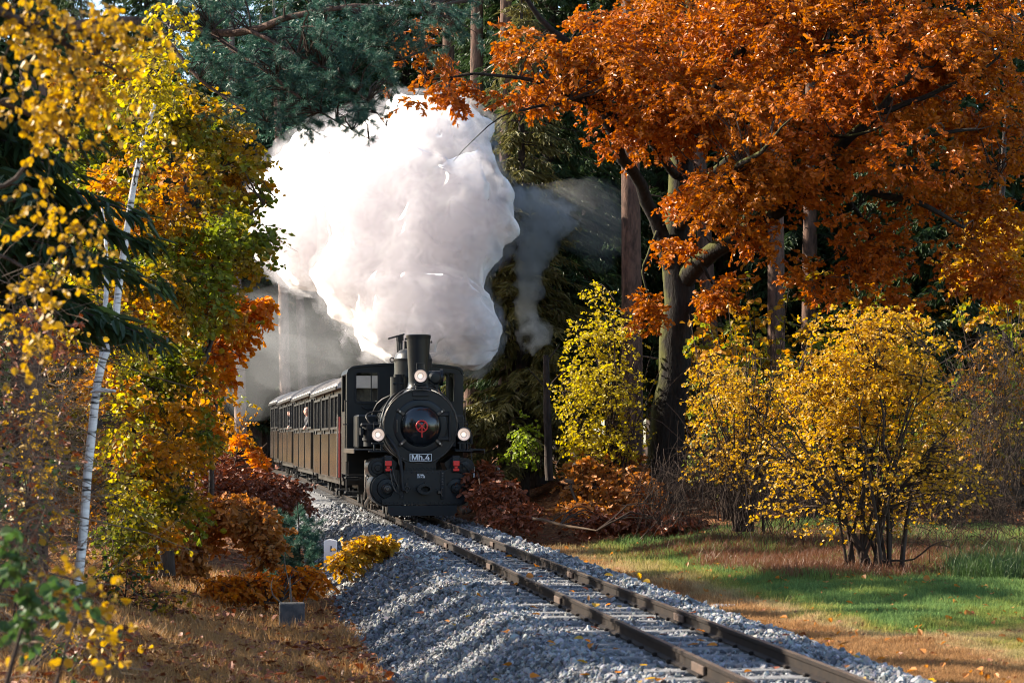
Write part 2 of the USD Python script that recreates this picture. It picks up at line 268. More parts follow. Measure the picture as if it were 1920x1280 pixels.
# ballast bed
def bedz(u, y):
    h = np.interp(u, [-3.2, -2.55, -1.25, -.98, -.82, .82, .95, 1.2, 1.75, 2.1], [-1.35, -1.0, -.19, -.15, -.168, -.168, -.14, -.16, -.52, -.8])
    p = np.stack([u, y, 0 * y], -1)
    return h + (meshkit.fbm(p * .8, 3, 2) - .5) * .09 * sst(np.abs(u), 1.2, 1.9)
bu_ = np.linspace(-3.2, 2.1, 60); by_ = np.r_[np.arange(6, 60, .25), np.arange(60, 150, 1.0)]
U, V = np.meshgrid(bu_, by_, indexing='ij'); Pm = tp(U, V, bedz(U, V))
BEDP = thing('ballast_bed', 'grey crushed stone ballast bed under the railway track', 'ballast', kind='structure')
part(BEDP, 'bed', gridmesh(Pm[..., 0], Pm[..., 1], Pm[..., 2]), BED, smooth=True)
rng = np.random.default_rng(11)
def rock(seed):
    r = np.random.default_rng(seed); p = r.normal(size=(13, 3)); p /= np.linalg.norm(p, axis=1, keepdims=True); p *= r.uniform(.75, 1.1, (13, 1)) * [1, .8, .62]
    return trimesh.convex.convex_hull(p)
ROCKS = [rock(s) for s in range(7)]
N = 74000
yy = 14.5 / (1 - rng.random(N) * (1 - 14.5 / 62)); uu = rng.uniform(-2.75, 1.85, N)
keep = (np.abs(np.abs(uu) - .41) > .09) & ((np.abs(uu) > .8) | (rng.random(N) < .62))
yy, uu = yy[keep], uu[keep]
sz = rng.lognormal(0, .3, len(yy)) * .027 * np.clip(yy / 24, 1, 1.7) * np.where(np.abs(uu) < .8, .85, 1); sz = np.clip(sz, .012, .085)
PS = tp(uu, yy, bedz(uu, yy) + sz * rng.uniform(.1, .7, len(yy)) - np.where(np.abs(uu) < .8, -.008, 0)); Q = quats(len(yy), rng)
pxs = 960 + PS[:, 0] / PS[:, 1] * F; vis = (pxs > -60) & (pxs < 1980)
PS, Q, sz = PS[vis], Q[vis], sz[vis]; o = np.argsort(PS[:, 1]); PS, Q, sz = PS[o], Q[o], sz[o]
rm = lambda q: Gf.Matrix3d(Gf.Rotation(Gf.Quatd(*map(float, q))))
for i in range(300):
    R = np.array(trimesh.transformations.quaternion_matrix(Q[i])[:3, :3]); r = ROCKS[i % 7]
    part(BEDP, 'stone', (r.vertices @ R.T * sz[i] + PS[i], r.faces), STONE)
instancer(BEDP, 'loose_stones', ROCKS, STONE, PS[300:], Q[300:], np.repeat(sz[300:, None], 3, 1), np.arange(len(PS) - 300) % 7)
# track: sleepers, rails
TRK = thing('railway_track', 'narrow gauge railway track of rusty rails on grey sleepers running up to the locomotive', 'railway track')
slm = []
for i, y in enumerate(np.arange(11.0, 118, .60)):
    b = box(-.80, .80, -.12, .12, -.27, -.128, .012); a = math.atan(hd(y)); jz = rng.uniform(-.006, .006); ja = rng.normal(0, .012)
    b.apply_transform(trimesh.transformations.rotation_matrix(a + ja, [0, 0, 1])); b.apply_translation([*tp(rng.normal(0, .015), y, jz)]); part(TRK, 'sleeper', b, SLP)
prof = np.array([(-.055, -.125), (.055, -.125), (.055, -.115), (.012, -.1), (.01, -.04), (.028, -.03), (.028, -.006), (.022, -.003), (-.022, -.003), (-.028, -.006), (-.028, -.03), (-.01, -.04), (-.012, -.1), (-.055, -.115)])
ry = np.r_[np.arange(8, 60, 1.0), np.arange(60, 150, 2.0)]
def extr(prof, u0):
    k = len(prof); V = np.stack([tp(np.full(len(ry), u0 + p[0]), ry, p[1]) for p in prof], 1).reshape(-1, 3)
    i, j = np.meshgrid(np.arange(len(ry) - 1), np.arange(k), indexing='ij'); a = i * k + j; b = i * k + (j + 1) % k
    return V, np.stack([a, b, b + k, a, b + k, a + k], -1).reshape(-1, 3)
topp = np.array([(-.020, -.0025), (.020, -.0025), (.020, 0.0), (-.020, 0.0)])
for s in (-.41, .41):
    r = part(TRK, 'rail', extr(prof, s), RUST); part(r, 'running_surface', extr(topp, s), RAILTOP)
for y, s in ((17.2, -.41), (22.0, .41), (24.6, -.41), (29.1, .41), (31.2, -.41), (37.5, -.41), (37.9, .41)):
    for q in (-1, 1):
        b = box(q * .030 - .012, q * .030 + .012, -.22, .22, -.105, -.035, .004); b.apply_transform(trimesh.transformations.rotation_matrix(math.atan(hd(y)), [0, 0, 1])); b.apply_translation(tp(s, y)); part(TRK, 'fishplate', b, RUSTP)
clips = []
for y in np.arange(11.0, 60, .60):
    for s in (-.41, .41):
        for q in (-1, 1):
            b = box(q * .065 - .02, q * .065 + .02, -.04, .04, -.13, -.095, .008); b.apply_translation(tp(s, y)); clips.append(b)
part(TRK, 'rail_clips', cat_(clips), RUST, kind='stuff')

# ------------------------------------------------------------------ locomotive (local: x right, y back along the track, z up from the rail head)
LY = 47.5
LO = thing('steam_locomotive', 'black narrow gauge steam locomotive with three round headlamps and number plate Mh.4', 'steam locomotive', tp(.015, LY), math.atan(.139))
circ = lambda x, z, r, n=40: sg.Point(x, z).buffer(r, quad_segs=n // 4)
RV = []
def rivets(pts, y, r=.014):
    for x, z in pts:
        m = trimesh.creation.icosphere(1, r); m.apply_scale([1, .6, 1]); m.apply_translation([x, y, z]); RV.append(m)
# front end
pl = sg.Polygon([(-.66, .09), (.66, .09), (.73, .16), (.74, .31), (-.74, .31), (-.73, .16)])
part(LO, 'track_plough', slab(pl, -.02, .06), BLKM)
bp = sg.Polygon([(-.83, .325), (.83, .325), (.85, .42), (.66, .50), (.52, .74), (.50, 1.05), (-.50, 1.05), (-.52, .74), (-.66, .50), (-.85, .42)])
part(LO, 'buffer_beam', slab(bp, .04, .10), BLK)
rivets([(x, .365) for x in np.linspace(-.78, .78, 19)] + [(x, 1.0) for x in np.linspace(-.34, .34, 7)] + [(-.3, .86), (.3, .86), (-.25, .66), (.3, .66)], .04)
for s in (-1, 1):
    ai = part(LO, 'angle_iron', box(s * .43 - .045, s * .43 + .045, .015, .045, .44, 1.03, .006), BLKM)
    b = [rev([(0, .0), (.02, .0), (.02, .02), (0, .025)], (s * .43, .015, z), 'y', 6) for z in (.50, .66, .75, .80, .86, .92, .98)]
    part(ai, 'bolts', cat_(b), GRIM)
    g = sg.Polygon([(s * .50, .72), (s * .78, 1.0), (s * .80, 1.33), (s * .64, 1.33), (s * .62, 1.08), (s * .50, 1.05)])
    part(LO, 'gusset_plate', slab(g, .10, .13), BLK)
    cy = part(LO, 'cylinder', cyl((s * .72, .20, .66), (s * .72, 1.25, .66), .385, 36), BLK, 35)
    part(cy, 'cylinder_cover', rev([(0, .10), (.10, .10), (.12, .07), (.20, .06), (.22, .035), (.33, .03), (.345, 0), (0, 0)], (s * .735, .20, .66), 'y', 36), BLK, 30)
    part(cy, 'cover_boss', rev([(0, .12), (.035, .12), (.045, .08), (.075, .07), (.08, 0), (0, 0)], (s * .735, .11, .655), 'y', 18), GRIM if s < 0 else BLKM, 30)
    b = [rev([(0, 0), (.014, 0), (.014, .022), (0, .022)], (s * .735 + .29 * math.cos(t), .175, .66 + .29 * math.sin(t)), 'y', 6) for t in np.linspace(0, 2 * math.pi, 14, endpoint=False)]
    part(cy, 'cover_bolts', cat_(b), BLKM)
    vc = part(LO, 'valve_chest', cyl((s * .93, .22, 1.10), (s * .93, 1.3, 1.10), .21, 28), BLK, 35)
    part(vc, 'chest_cover', rev([(0, .07), (.06, .07), (.07, .05), (.13, .045), (.14, .02), (.185, .02), (.185, 0), (0, 0)], (s * .93, .22, 1.10), 'y', 28), BLK, 30)
    part(LO, 'cylinder_web', slab(sg.Polygon([(s * .60, .95), (s * 1.02, .92), (s * 1.10, 1.0), (s * .98, 1.28), (s * .7, 1.36), (s * .5, 1.2)]), .3, 1.2), BLK)
    lm = part(LO, 'tail_lamp_bracket', box(s * .72 - .085, s * .72 + .085, .00, .04, 1.0, 1.36, .02), BLKM)
    part(LO, 'tail_lamp', box(s * .72 - .07, s * .72 + .07, -.07, -.005, 1.14, 1.25, .012), RED, label='red tail lamp')
    part(lm, 'red_catch', cat_([box(s * .72 - .065, s * .72 + .065, -.04, -.005, 1.03, 1.085, .012), box(s * .72 - .04, s * .72 + .03, -.045, -.005, 1.085, 1.14, .01)]), RED, label='red catch')
# coupling
ov = sg.Point(0, 0).buffer(1); from shapely import affinity as aff
ring = aff.scale(ov, .175, .115).difference(aff.scale(ov, .095, .06)); ring = aff.translate(ring, .05, .655)
cpl = part(LO, 'coupling', slab(ring, -.20, -.02), BLK, 30)
part(cpl, 'draw_bar', box(-.04, .14, -.06, .05, .58, .73, .02), BLKM)
part(cpl, 'coupling_pin', cat_([cyl((.05, -.1, .70), (.05, -.1, .80), .018, 10), cyl((-.33, -.03, .58), (-.33, -.03, .78), .022, 10), torus(.05, .014, (-.33, -.05, .66)), box(.32, .42, -.06, .03, .55, .62, .01), cyl((.40, -.05, .52), (.40, -.05, .66), .012, 8)]), GRIM)
# smokebox
SB = unary_union([circ(0, 1.98, .79, 64), sg.Polygon([(-.60, 1.50), (.60, 1.50), (.335, 1.20), (.335, 1.05), (-.335, 1.05), (-.335, 1.20)])])
part(LO, 'smokebox_front', slab(SB, .40, .46), BLK)
rivets([(.35 * math.copysign(1, a) * abs(a), 1.09) for a in np.linspace(-.85, .85, 9)], .40, .011)
part(LO, 'smokebox', rev([(0, 0), (.775, 0), (.775, -1.5), (0, -1.5)], (0, .46, 1.98), 'y', 64), BLK, 40)
part(LO, 'boiler', rev([(0, -1.5), (.72, -1.5), (.72, -3.6), (0, -3.6)], (0, .46, 1.98), 'y', 64), BLK, 40)
for yb in (.55, 1.1, 1.9, 2.35, 2.9, 3.4): part(LO, 'boiler_band', rev([(.70, 0), (.735 + .055 * (yb < 1.96), 0), (.735 + .055 * (yb < 1.96), -.07), (.70, -.07)], (0, yb, 1.98), 'y', 64), BLKM)
part(LO, 'smokebox_rim', torus(.785, .016, (0, .40, 1.98), 'y', 72, 8), GRIM, True)
dr = part(LO, 'smokebox_door', rev([(0, .20), (.10, .193), (.20, .172), (.30, .135), (.38, .09), (.425, .045), (.44, .01), (.44, 0), (0, 0)], (0, .375, 1.98), 'y', 64), GLS, True)
part(LO, 'door_flange', rev([(.43, .0), (.43, .03), (.455, .035), (.55, .03), (.575, .018), (.58, 0)], (0, .40, 1.98), 'y', 64), BLK, 30)
wh = [torus(.118, .015, (0, .115, 1.98), 'y', 32, 8)]
for k in range(4):
    t = math.pi / 4 + k * math.pi / 2; wh.append(cyl((0, .12, 1.98), (.115 * math.cos(t), .115, 1.98 + .115 * math.sin(t)), .014, 8))
wh += [cyl((0, .18, 1.98), (0, .09, 1.98), .024, 12), cyl((0, .10, 1.98), (.0, .10, 1.76), .013, 8), trimesh.creation.icosphere(1, .02, )]
wh[-1].apply_translation([0, .10, 1.76]); part(dr, 'door_wheel', cat_(wh), RED, 40, label='red door wheel with four crossed spokes')
for t, l in ((35, 1), (145, 1), (222, 1), (318, 1)):
    t = math.radians(t); c, s_ = math.cos(t), math.sin(t)
    m = box(-.035, .035, -.03, .03, .43, .62, .012); m.apply_transform(trimesh.transformations.rotation_matrix(math.pi / 2 - t, [0, 1, 0])); m.apply_translation([0, .35, 1.98])
    cl = part(LO, 'door_clamp', m, GRIM); part(cl, 'clamp_bolt', cyl((.55 * c, .29, 1.98 + .55 * s_), (.55 * c, .36, 1.98 + .55 * s_), .022, 8), STEEL)
hg = part(LO, 'door_hinge', cat_([cyl((.62, .345, 1.66), (.62, .345, 2.30), .028, 12), box(.36, .66, .335, .37, 2.20, 2.28, .012), box(.36, .66, .335, .37, 1.68, 1.76, .012)]), BLKM)
part(LO, 'grab_rail', cat_([cyl((-.51, .34, 1.86), (-.51, .34, 2.12), .012, 8), cyl((-.51, .34, 1.87), (-.51, .41, 1.87), .014, 8), cyl((-.51, .34, 2.11), (-.51, .41, 2.11), .014, 8)]), RED if False else GRIM)
part(LO, 'grab_rail', cat_([cyl((-.14, .34, 2.56), (.14, .34, 2.56), .012, 8), cyl((-.13, .34, 2.56), (-.13, .41, 2.56), .014, 8), cyl((.13, .34, 2.56), (.13, .41, 2.56), .014, 8)]), GRIM)
# number plate
rr = sg.box(-.245, 1.23, .245, 1.405).buffer(.0)
npl = part(LO, 'number_plate', slab(rr, .355, .40), BLKM)
fr = sg.box(-.235, 1.24, .235, 1.395).difference(sg.box(-.224, 1.251, .224, 1.384)); part(npl, 'plate_border', slab(fr, .349, .3545), WHT)
def words(t, h, x, z, y, bold=False, wide=1.0):
    m = meshkit.text_mesh(t, h, .005, bold); v = m.vertices * [wide, 1, 1]; c = (v[:, 0].min() + v[:, 0].max()) / 2
    m.vertices = np.stack([v[:, 0] - c + x, y - v[:, 2], v[:, 1] + z], 1); return m
part(npl, 'plate_lettering', words('Mh.4', .108, 0, 1.265, .354, True, 1.12), WHT, label='white lettering Mh.4')
part(LO, 'inspection_lettering', cat_([words('Bf. Mg.', .033, -.03, .935, .039, True), words('23.9.15', .033, -.02, .89, .039, True)]), WHT)
# headlamps
def lamp(x, y, z, loop=True):
    h = part(LO, 'headlamp', rev([(0, -.24), (.07, -.23), (.125, -.16), (.150, -.02), (.158, .0), (.160, .035), (.140, .04), (.134, .01), (.134, -.075), (0, -.085)], (x, y, z), 'y', 36), BLK, 40)
    part(h, 'reflector', rev([(0, -.055), (.03, -.053), (.07, -.035), (.105, -.010), (.130, .012), (.132, .0), (0, -.07)], (x, y, z), 'y', 36), LENS, 25)
    part(h, 'bulb', rev([(0, .004), (.018, .0), (.026, -.02), (.022, -.045), (0, -.05)], (x, y, z), 'y', 14), BULB, True)
    part(h, 'lens_ring', torus(.066, .004, (x, y - .004, z), 'y', 32, 6), STEEL, True)
    if loop: part(h, 'lamp_handle', cat_([cyl((x - .085, y + .05, z + .12), (x - .085, y + .05, z + .27), .008, 6), cyl((x + .085, y + .05, z + .12), (x + .085, y + .05, z + .27), .008, 6), cyl((x - .085, y + .05, z + .27), (x + .085, y + .05, z + .27), .008, 6)]), BLKM)
    part(h, 'lamp_bracket', cat_([box(x - .13, x + .13, y - .02, y + .2, z - .20, z - .165, .008), box(x - .10, x - .06, y, y + .12, z - .34, z - .18, .008), box(x + .06, x + .10, y, y + .12, z - .34, z - .18, .008), box(x - .19, x + .19, y - .03, y + .3, z - .37, z - .335, .008)]), BLKM)
lamp(-.915, .30, 1.80); lamp(.92, .30, 1.81); lamp(0, .42, 3.055)
part(LO, 'lamp_stand', cat_([box(-.14, .14, .40, .60, 2.68, 2.76, .01), box(-.18, .18, .36, .44, 2.62, 2.70, .01)]), BLKM)
# chimney, dome and fittings
ch = part(LO, 'chimney', rev([(.36, 2.68), (.30, 2.74), (.235, 2.84), (.218, 2.95), (.222, 3.2), (.255, 3.86), (.268, 3.88), (.272, 3.95), (.255, 3.96), (.225, 3.93), (.19, 3.5), (.19, 2.9)], (0, .92, 0), 'z', 48), BLK, 40)
part(ch, 'rim_bolts', cat_([box(-.30, -.26, .9, .94, 3.84, 3.89, .008), box(.26, .30, .9, .94, 3.78, 3.83, .008)]), BLKM)
dm = part(LO, 'steam_dome', rev([(.52, 2.62), (.44, 2.74), (.425, 2.9), (.42, 3.42), (.43, 3.44), (.43, 3.48), (.41, 3.50), (.385, 3.58), (.30, 3.67), (.16, 3.71), (0, 3.715)], (.0, 2.15, 0), 'z', 48), BLK, 35)
part(dm, 'lifting_eye', torus(.045, .012, (-.47, 2.1, 3.46)), BLKM)
part(LO, 'safety_valve', cat_([cyl((-.26, 2.5, 3.5), (-.26, 2.5, 3.96), .06, 14), cyl((-.26, 2.5, 3.9), (-.26, 2.5, 4.02), .085, 14), cyl((-.12, 2.6, 3.5), (-.12, 2.6, 3.9), .05, 12)]), BLKM)
part(LO, 'whistle_lever', cat_([cyl((-.34, 2.2, 3.62), (-.36, 2.2, 3.97), .011, 8), cyl((-.26, 2.2, 3.68), (-.26, 2.2, 3.83), .016, 8)]), BLKM)
vp = box(-.19, .19, -.06, .06, -.018, .018, .008); vp.apply_transform(trimesh.transformations.rotation_matrix(-.28, [0, 1, 0])); vp.apply_translation([-.37, 2.2, 3.98]); part(LO, 'spark_vane', vp, BLKM)
part(LO, 'turbo_generator', cat_([cyl((.22, 1.6, 3.06), (.56, 1.6, 3.06), .15, 24), cyl((.54, 1.6, 3.06), (.60, 1.6, 3.06), .18, 24), rev([(0, .06), (.10, .05), (.15, 0), (0, 0)], (.42, 1.44, 3.04), 'y', 20), box(.26, .5, 1.45, 1.75, 2.66, 2.93, .02)]), BLK, 35)
part(LO, 'sand_box', cat_([cyl((-.36, 1.55, 2.6), (-.36, 1.55, 3.06), .20, 24), cyl((-.36, 1.55, 3.05), (-.36, 1.55, 3.12), .12, 18), cyl((-.5, 1.4, 2.92), (-.30, 1.36, 2.92), .025, 8)]), BLK, 35)
for m_ in (pipe([(-.25, 1.7, 2.78), (-.55, 1.2, 2.62), (-.76, .8, 2.30), (-.84, .60, 1.95), (-.86, .55, 1.6)], .022), pipe([(.30, 1.3, 2.78), (.58, .85, 2.58), (.78, .6, 2.25), (.845, .5, 1.9), (.86, .48, 1.55)], .022),
    pipe([(.5, 1.6, 2.9), (.56, 1.5, 2.7), (.62, 1.4, 2.55)], .018), pipe([(.2, .9, 2.95), (.34, 1.2, 2.9), (.44, 1.5, 2.8)], .016), pipe([(-.2, 3.0, 2.75), (-.7, 3.2, 2.5), (-.82, 3.6, 2.1), (-.85, 3.9, 1.6)], .03)) : part(LO, 'steam_pipe', m_, BLKM, 40)
part(LO, 'hand_rail', pipe([(-.80, .42, 2.05), (-.66, .42, 2.45), (-.33, .42, 2.76), (0, .42, 2.82), (.33, .42, 2.76), (.66, .42, 2.45), (.80, .42, 2.05)], .012, 24), GRIM, 40)
part(LO, 'air_pump', cat_([cyl((-1.02, 1.2, 1.55), (-1.02, 1.2, 2.02), .14, 20), cyl((-1.02, 1.2, 1.68), (-1.02, 1.2, 1.74), .17, 20), cyl((-1.02, 1.2, 1.92), (-1.02, 1.2, 1.97), .17, 20), cyl((-1.20, 1.15, 1.8), (-1.20, 1.15, 1.95), .05, 12), box(-1.22, -.80, 1.1, 1.35, 1.98, 2.05, .02), pipe([(-1.02, 1.2, 2.05), (-1.1, 1.3, 2.2), (-.9, 1.5, 2.3), (-.72, 1.6, 2.3)], .02)]), BLKM, 35)
part(LO, 'feed_pump', cat_([cyl((.98, 1.2, 1.5), (.98, 1.2, 1.95), .13, 20), cyl((.98, 1.2, 1.9), (.98, 1.2, 1.96), .16, 20), cyl((1.12, .7, 1.6), (1.12, .7, 1.8), .04, 10)]), BLKM, 35)
for s in (-1, 1):
    rb = part(LO, 'running_board', box(s * 1.08 - .32, s * 1.08 + .32, .55, 4.0, 1.46, 1.50, .006), BLKM); part(rb, 'board_edge', box(s * 1.40 - .012, s * 1.40 + .012, .55, 4.0, 1.40, 1.499, .004), GRIM)
    part(LO, 'frame_plate', box(s * .66 - .02, s * .66 + .02, 1.2, 6.0, .36, .92), BLKM)
    part(LO, 'side_tank', box(s * .98 - .22, s * .98 + .22, 2.6, 3.98, 1.52, 2.25, .03), BLK)
    for k in range(4):
        yw = 1.95 + k * .88
        w = part(LO, 'driving_wheel', cat_([cyl((s * .36, yw, .40), (s * .46, yw, .40), .40, 32), cyl((s * .34, yw, .40), (s * .37, yw, .40), .425, 32)]), BLKM, 35)
        part(w, 'crank', cat_([cyl((s * .70, yw, .40), (s * .82, yw, .40), .09, 16), box(s * .78 - .04, s * .78 + .04, yw - .1, yw + .08, .16, .48, .03), cyl((s * .78, yw, .22), (s * .94, yw, .22), .06, 14)]), GRIM, 35)
    part(LO, 'coupling_rod', box(s * .88 - .02, s * .88 + .02, 1.85, 4.7, .17, .27, .012), GRIM)
    part(LO, 'connecting_rod', cat_([cyl((s * .93, 1.25, .60), (s * .93, 3.6, .24), .045, 10), box(s * .93 - .04, s * .93 + .04, 1.3, 1.6, .48, .74, .02), cyl((s * .80, 1.2, .66), (s * .80, 1.9, .66), .03, 10)]), GRIM)
    part(LO, 'valve_gear', cat_([cyl((s * 1.0, 1.3, 1.10), (s * 1.0, 2.2, 1.05), .025, 8), cyl((s * 1.02, 2.2, 1.25), (s * 1.0, 2.15, .55), .03, 8), cyl((s * .99, 2.0, .85), (s * 1.0, 2.8, .9), .022, 8), box(s * 1.0 - .03, s * 1.0 + .03, 2.7, 2.8, .62, 1.25, .015), cyl((s * 1.0, 2.75, .7), (s * .98, 3.5, .35), .02, 8)]), STEEL)
    part(LO, 'cab_step', cat_([box(s * 1.18 - .16, s * 1.18 + .16, 4.5, 4.9, .46, .50, .006), box(s * 1.18 - .16, s * 1.18 + .16, 4.5, 4.9, .80, .84, .006), box(s * 1.3 - .01, s * 1.3 + .01, 4.5, 4.55, .46, 1.3), box(s * 1.3 - .01, s * 1.3 + .01, 4.86, 4.91, .46, 1.3)]), BLKM)
part(LO, 'brake_hose', pipe([(-.72, .36, 1.78), (-.62, .16, 1.62), (-.50, .05, 1.38), (-.44, -.02, 1.0), (-.42, -.04, .72), (-.40, -.05, .62)], .042, 20, 10), BLKM, 50)
part(LO, 'brake_hose', cat_([pipe([(-.64, -.02, 1.12), (-.60, -.1, .9), (-.52, -.12, .68), (-.50, -.08, .55)], .012, 14), pipe([(-.68, -.02, 1.08), (-.66, -.1, .85), (-.58, -.12, .62), (-.50, -.08, .56)], .012, 14)]), GRIM, 50)
part(LO, 'marker_rod', cat_([cyl((1.13, .25, 1.12), (1.13, .25, .72), .018, 8), cyl((1.13, .25, .72), (1.13, .25, .60), .028, 8)]), WHT)
part(LO, 'lamp_cable', cat_([pipe([(.80, .0, 1.2), (.93, .1, 1.12), (1.03, .15, .98), (1.05, .15, .9)], .012), pipe([(1.05, .35, 1.6), (1.08, .3, 1.35), (1.1, .28, 1.15)], .012)]), BLKM)
part(LO, 'rivets', cat_(RV), BLK, kind='stuff')
# cab
W = 1.33
arc = [(x, 3.44 - .10 * (x / W) ** 2) for x in np.linspace(-W + .14, W - .14, 21)]
cabp = sg.Polygon([(-W, 1.2), (W, 1.2), (W, 3.20), (W - .03, 3.29), (W - .08, 3.33)] + arc[::-1] + [(-W + .08, 3.33), (-W + .03, 3.29), (-W, 3.20)])
wl = sg.box(-1.14, 2.56, -.63, 3.24).buffer(-.05).buffer(.05); wr = sg.box(.63, 2.56, 1.14, 3.24).buffer(-.05).buffer(.05)
cab = part(LO, 'cab', slab(cabp.difference(wl).difference(wr), 4.0, 4.03), BLK)
for w_ in (wl, wr):
    f = part(LO, 'cab_window', slab(w_.buffer(.035).difference(w_.buffer(-.012)), 3.965, 4.0), BLKM)
    b_ = w_.bounds; part(f, 'window_pane', (np.array([(b_[0], 4.015, b_[1]), (b_[2], 4.015, b_[1]), (b_[2], 4.015, b_[3]), (b_[0], 4.015, b_[3])]), np.array([[0, 1, 2, 3]])), GLASS); part(f, 'window_bar', box(w_.centroid.x - .012 + .1, w_.centroid.x + .012 + .1, 3.985, 4.01, 2.57, 3.23), BLKM)
part(cab, 'rear_wall', slab(cabp.difference(sg.box(-1.16, 2.42, -.25, 3.22)).difference(sg.box(.25, 2.42, 1.16, 3.22)), 6.0, 6.03), BLK)
for s in (-1, 1):
    part(cab, 'side_wall', box(s * W - .015, s * W + .015, 4.03, 6.0, 1.2, 2.35), BLK); part(cab, 'side_post', box(s * W - .015, s * W + .015, 4.03, 4.35, 2.35, 3.22), BLK); part(cab, 'side_post', box(s * W - .015, s * W + .015, 5.7, 6.0, 2.35, 3.22), BLK)
    part(cab, 'hand_rail', cat_([cyl((s * (W + .05), 4.0, 1.4), (s * (W + .05), 4.0, 2.6), .016, 8), cyl((s * (W + .05), 4.0, 2.58), (s * W, 4.0, 2.58), .014, 8), cyl((s * (W + .05), 4.0, 1.42), (s * W, 4.0, 1.42), .014, 8), cyl((s * (W + .10), 4.0, 2.05), (s * (W - .02), 4.0, 2.05), .016, 8)]), GRIM)
part(cab, 'front_seam', box(-W, W, 3.99, 4.0, 2.08, 2.11), BLKM)
rp = np.array([(-W, 3.20), (-W + .03, 3.29), (-W + .08, 3.33)] + arc + [(W - .08, 3.33), (W - .03, 3.29), (W, 3.20)])
rfp = sg.LineString(rp).buffer(.022, cap_style=2); part(cab, 'roof', slab(rfp, 3.93, 6.15), BLK)
part(cab, 'front_hand_rail', pipe([(-1.0, 3.93, 2.46), (-.86, 3.9, 2.40), (-.70, 3.93, 2.46)], .014), BLKM)
part(cab, 'firebox_backhead', box(-.6, .6, 4.4, 4.9, 1.2, 2.5, .05), BLKM)
tn = part(LO, 'tender', box(-1.18, 1.18, 6.2, 8.6, .85, 2.35, .03), BLK); cm = []
for i in range(60):
    m = ROCKS[i % 7].copy(); m.apply_scale(.16); m.apply_translation([rng.uniform(-1, 1), rng.uniform(6.5, 8.4), 2.38 + rng.uniform(0, .2)]); cm.append(m)
part(tn, 'coal', cat_(cm), BLKM, kind='stuff')
part(LO, 'tender_hand_rail', cyl((-1.36, 6.3, .8), (-1.36, 6.3, 2.25), .024, 10), DRED, label='red vertical hand rail'); part(LO, 'tender_hand_rail', cyl((-1.42, 6.2, .8), (-1.42, 6.2, 2.3), .016, 10), STEEL)
for k in range(3): part(LO, 'tender_wheel', cat_([cyl((-.5, 6.6 + k * .9, .33), (-.40, 6.6 + k * .9, .33), .33, 24), cyl((.4, 6.6 + k * .9, .33), (.5, 6.6 + k * .9, .33), .33, 24)]), BLKM)

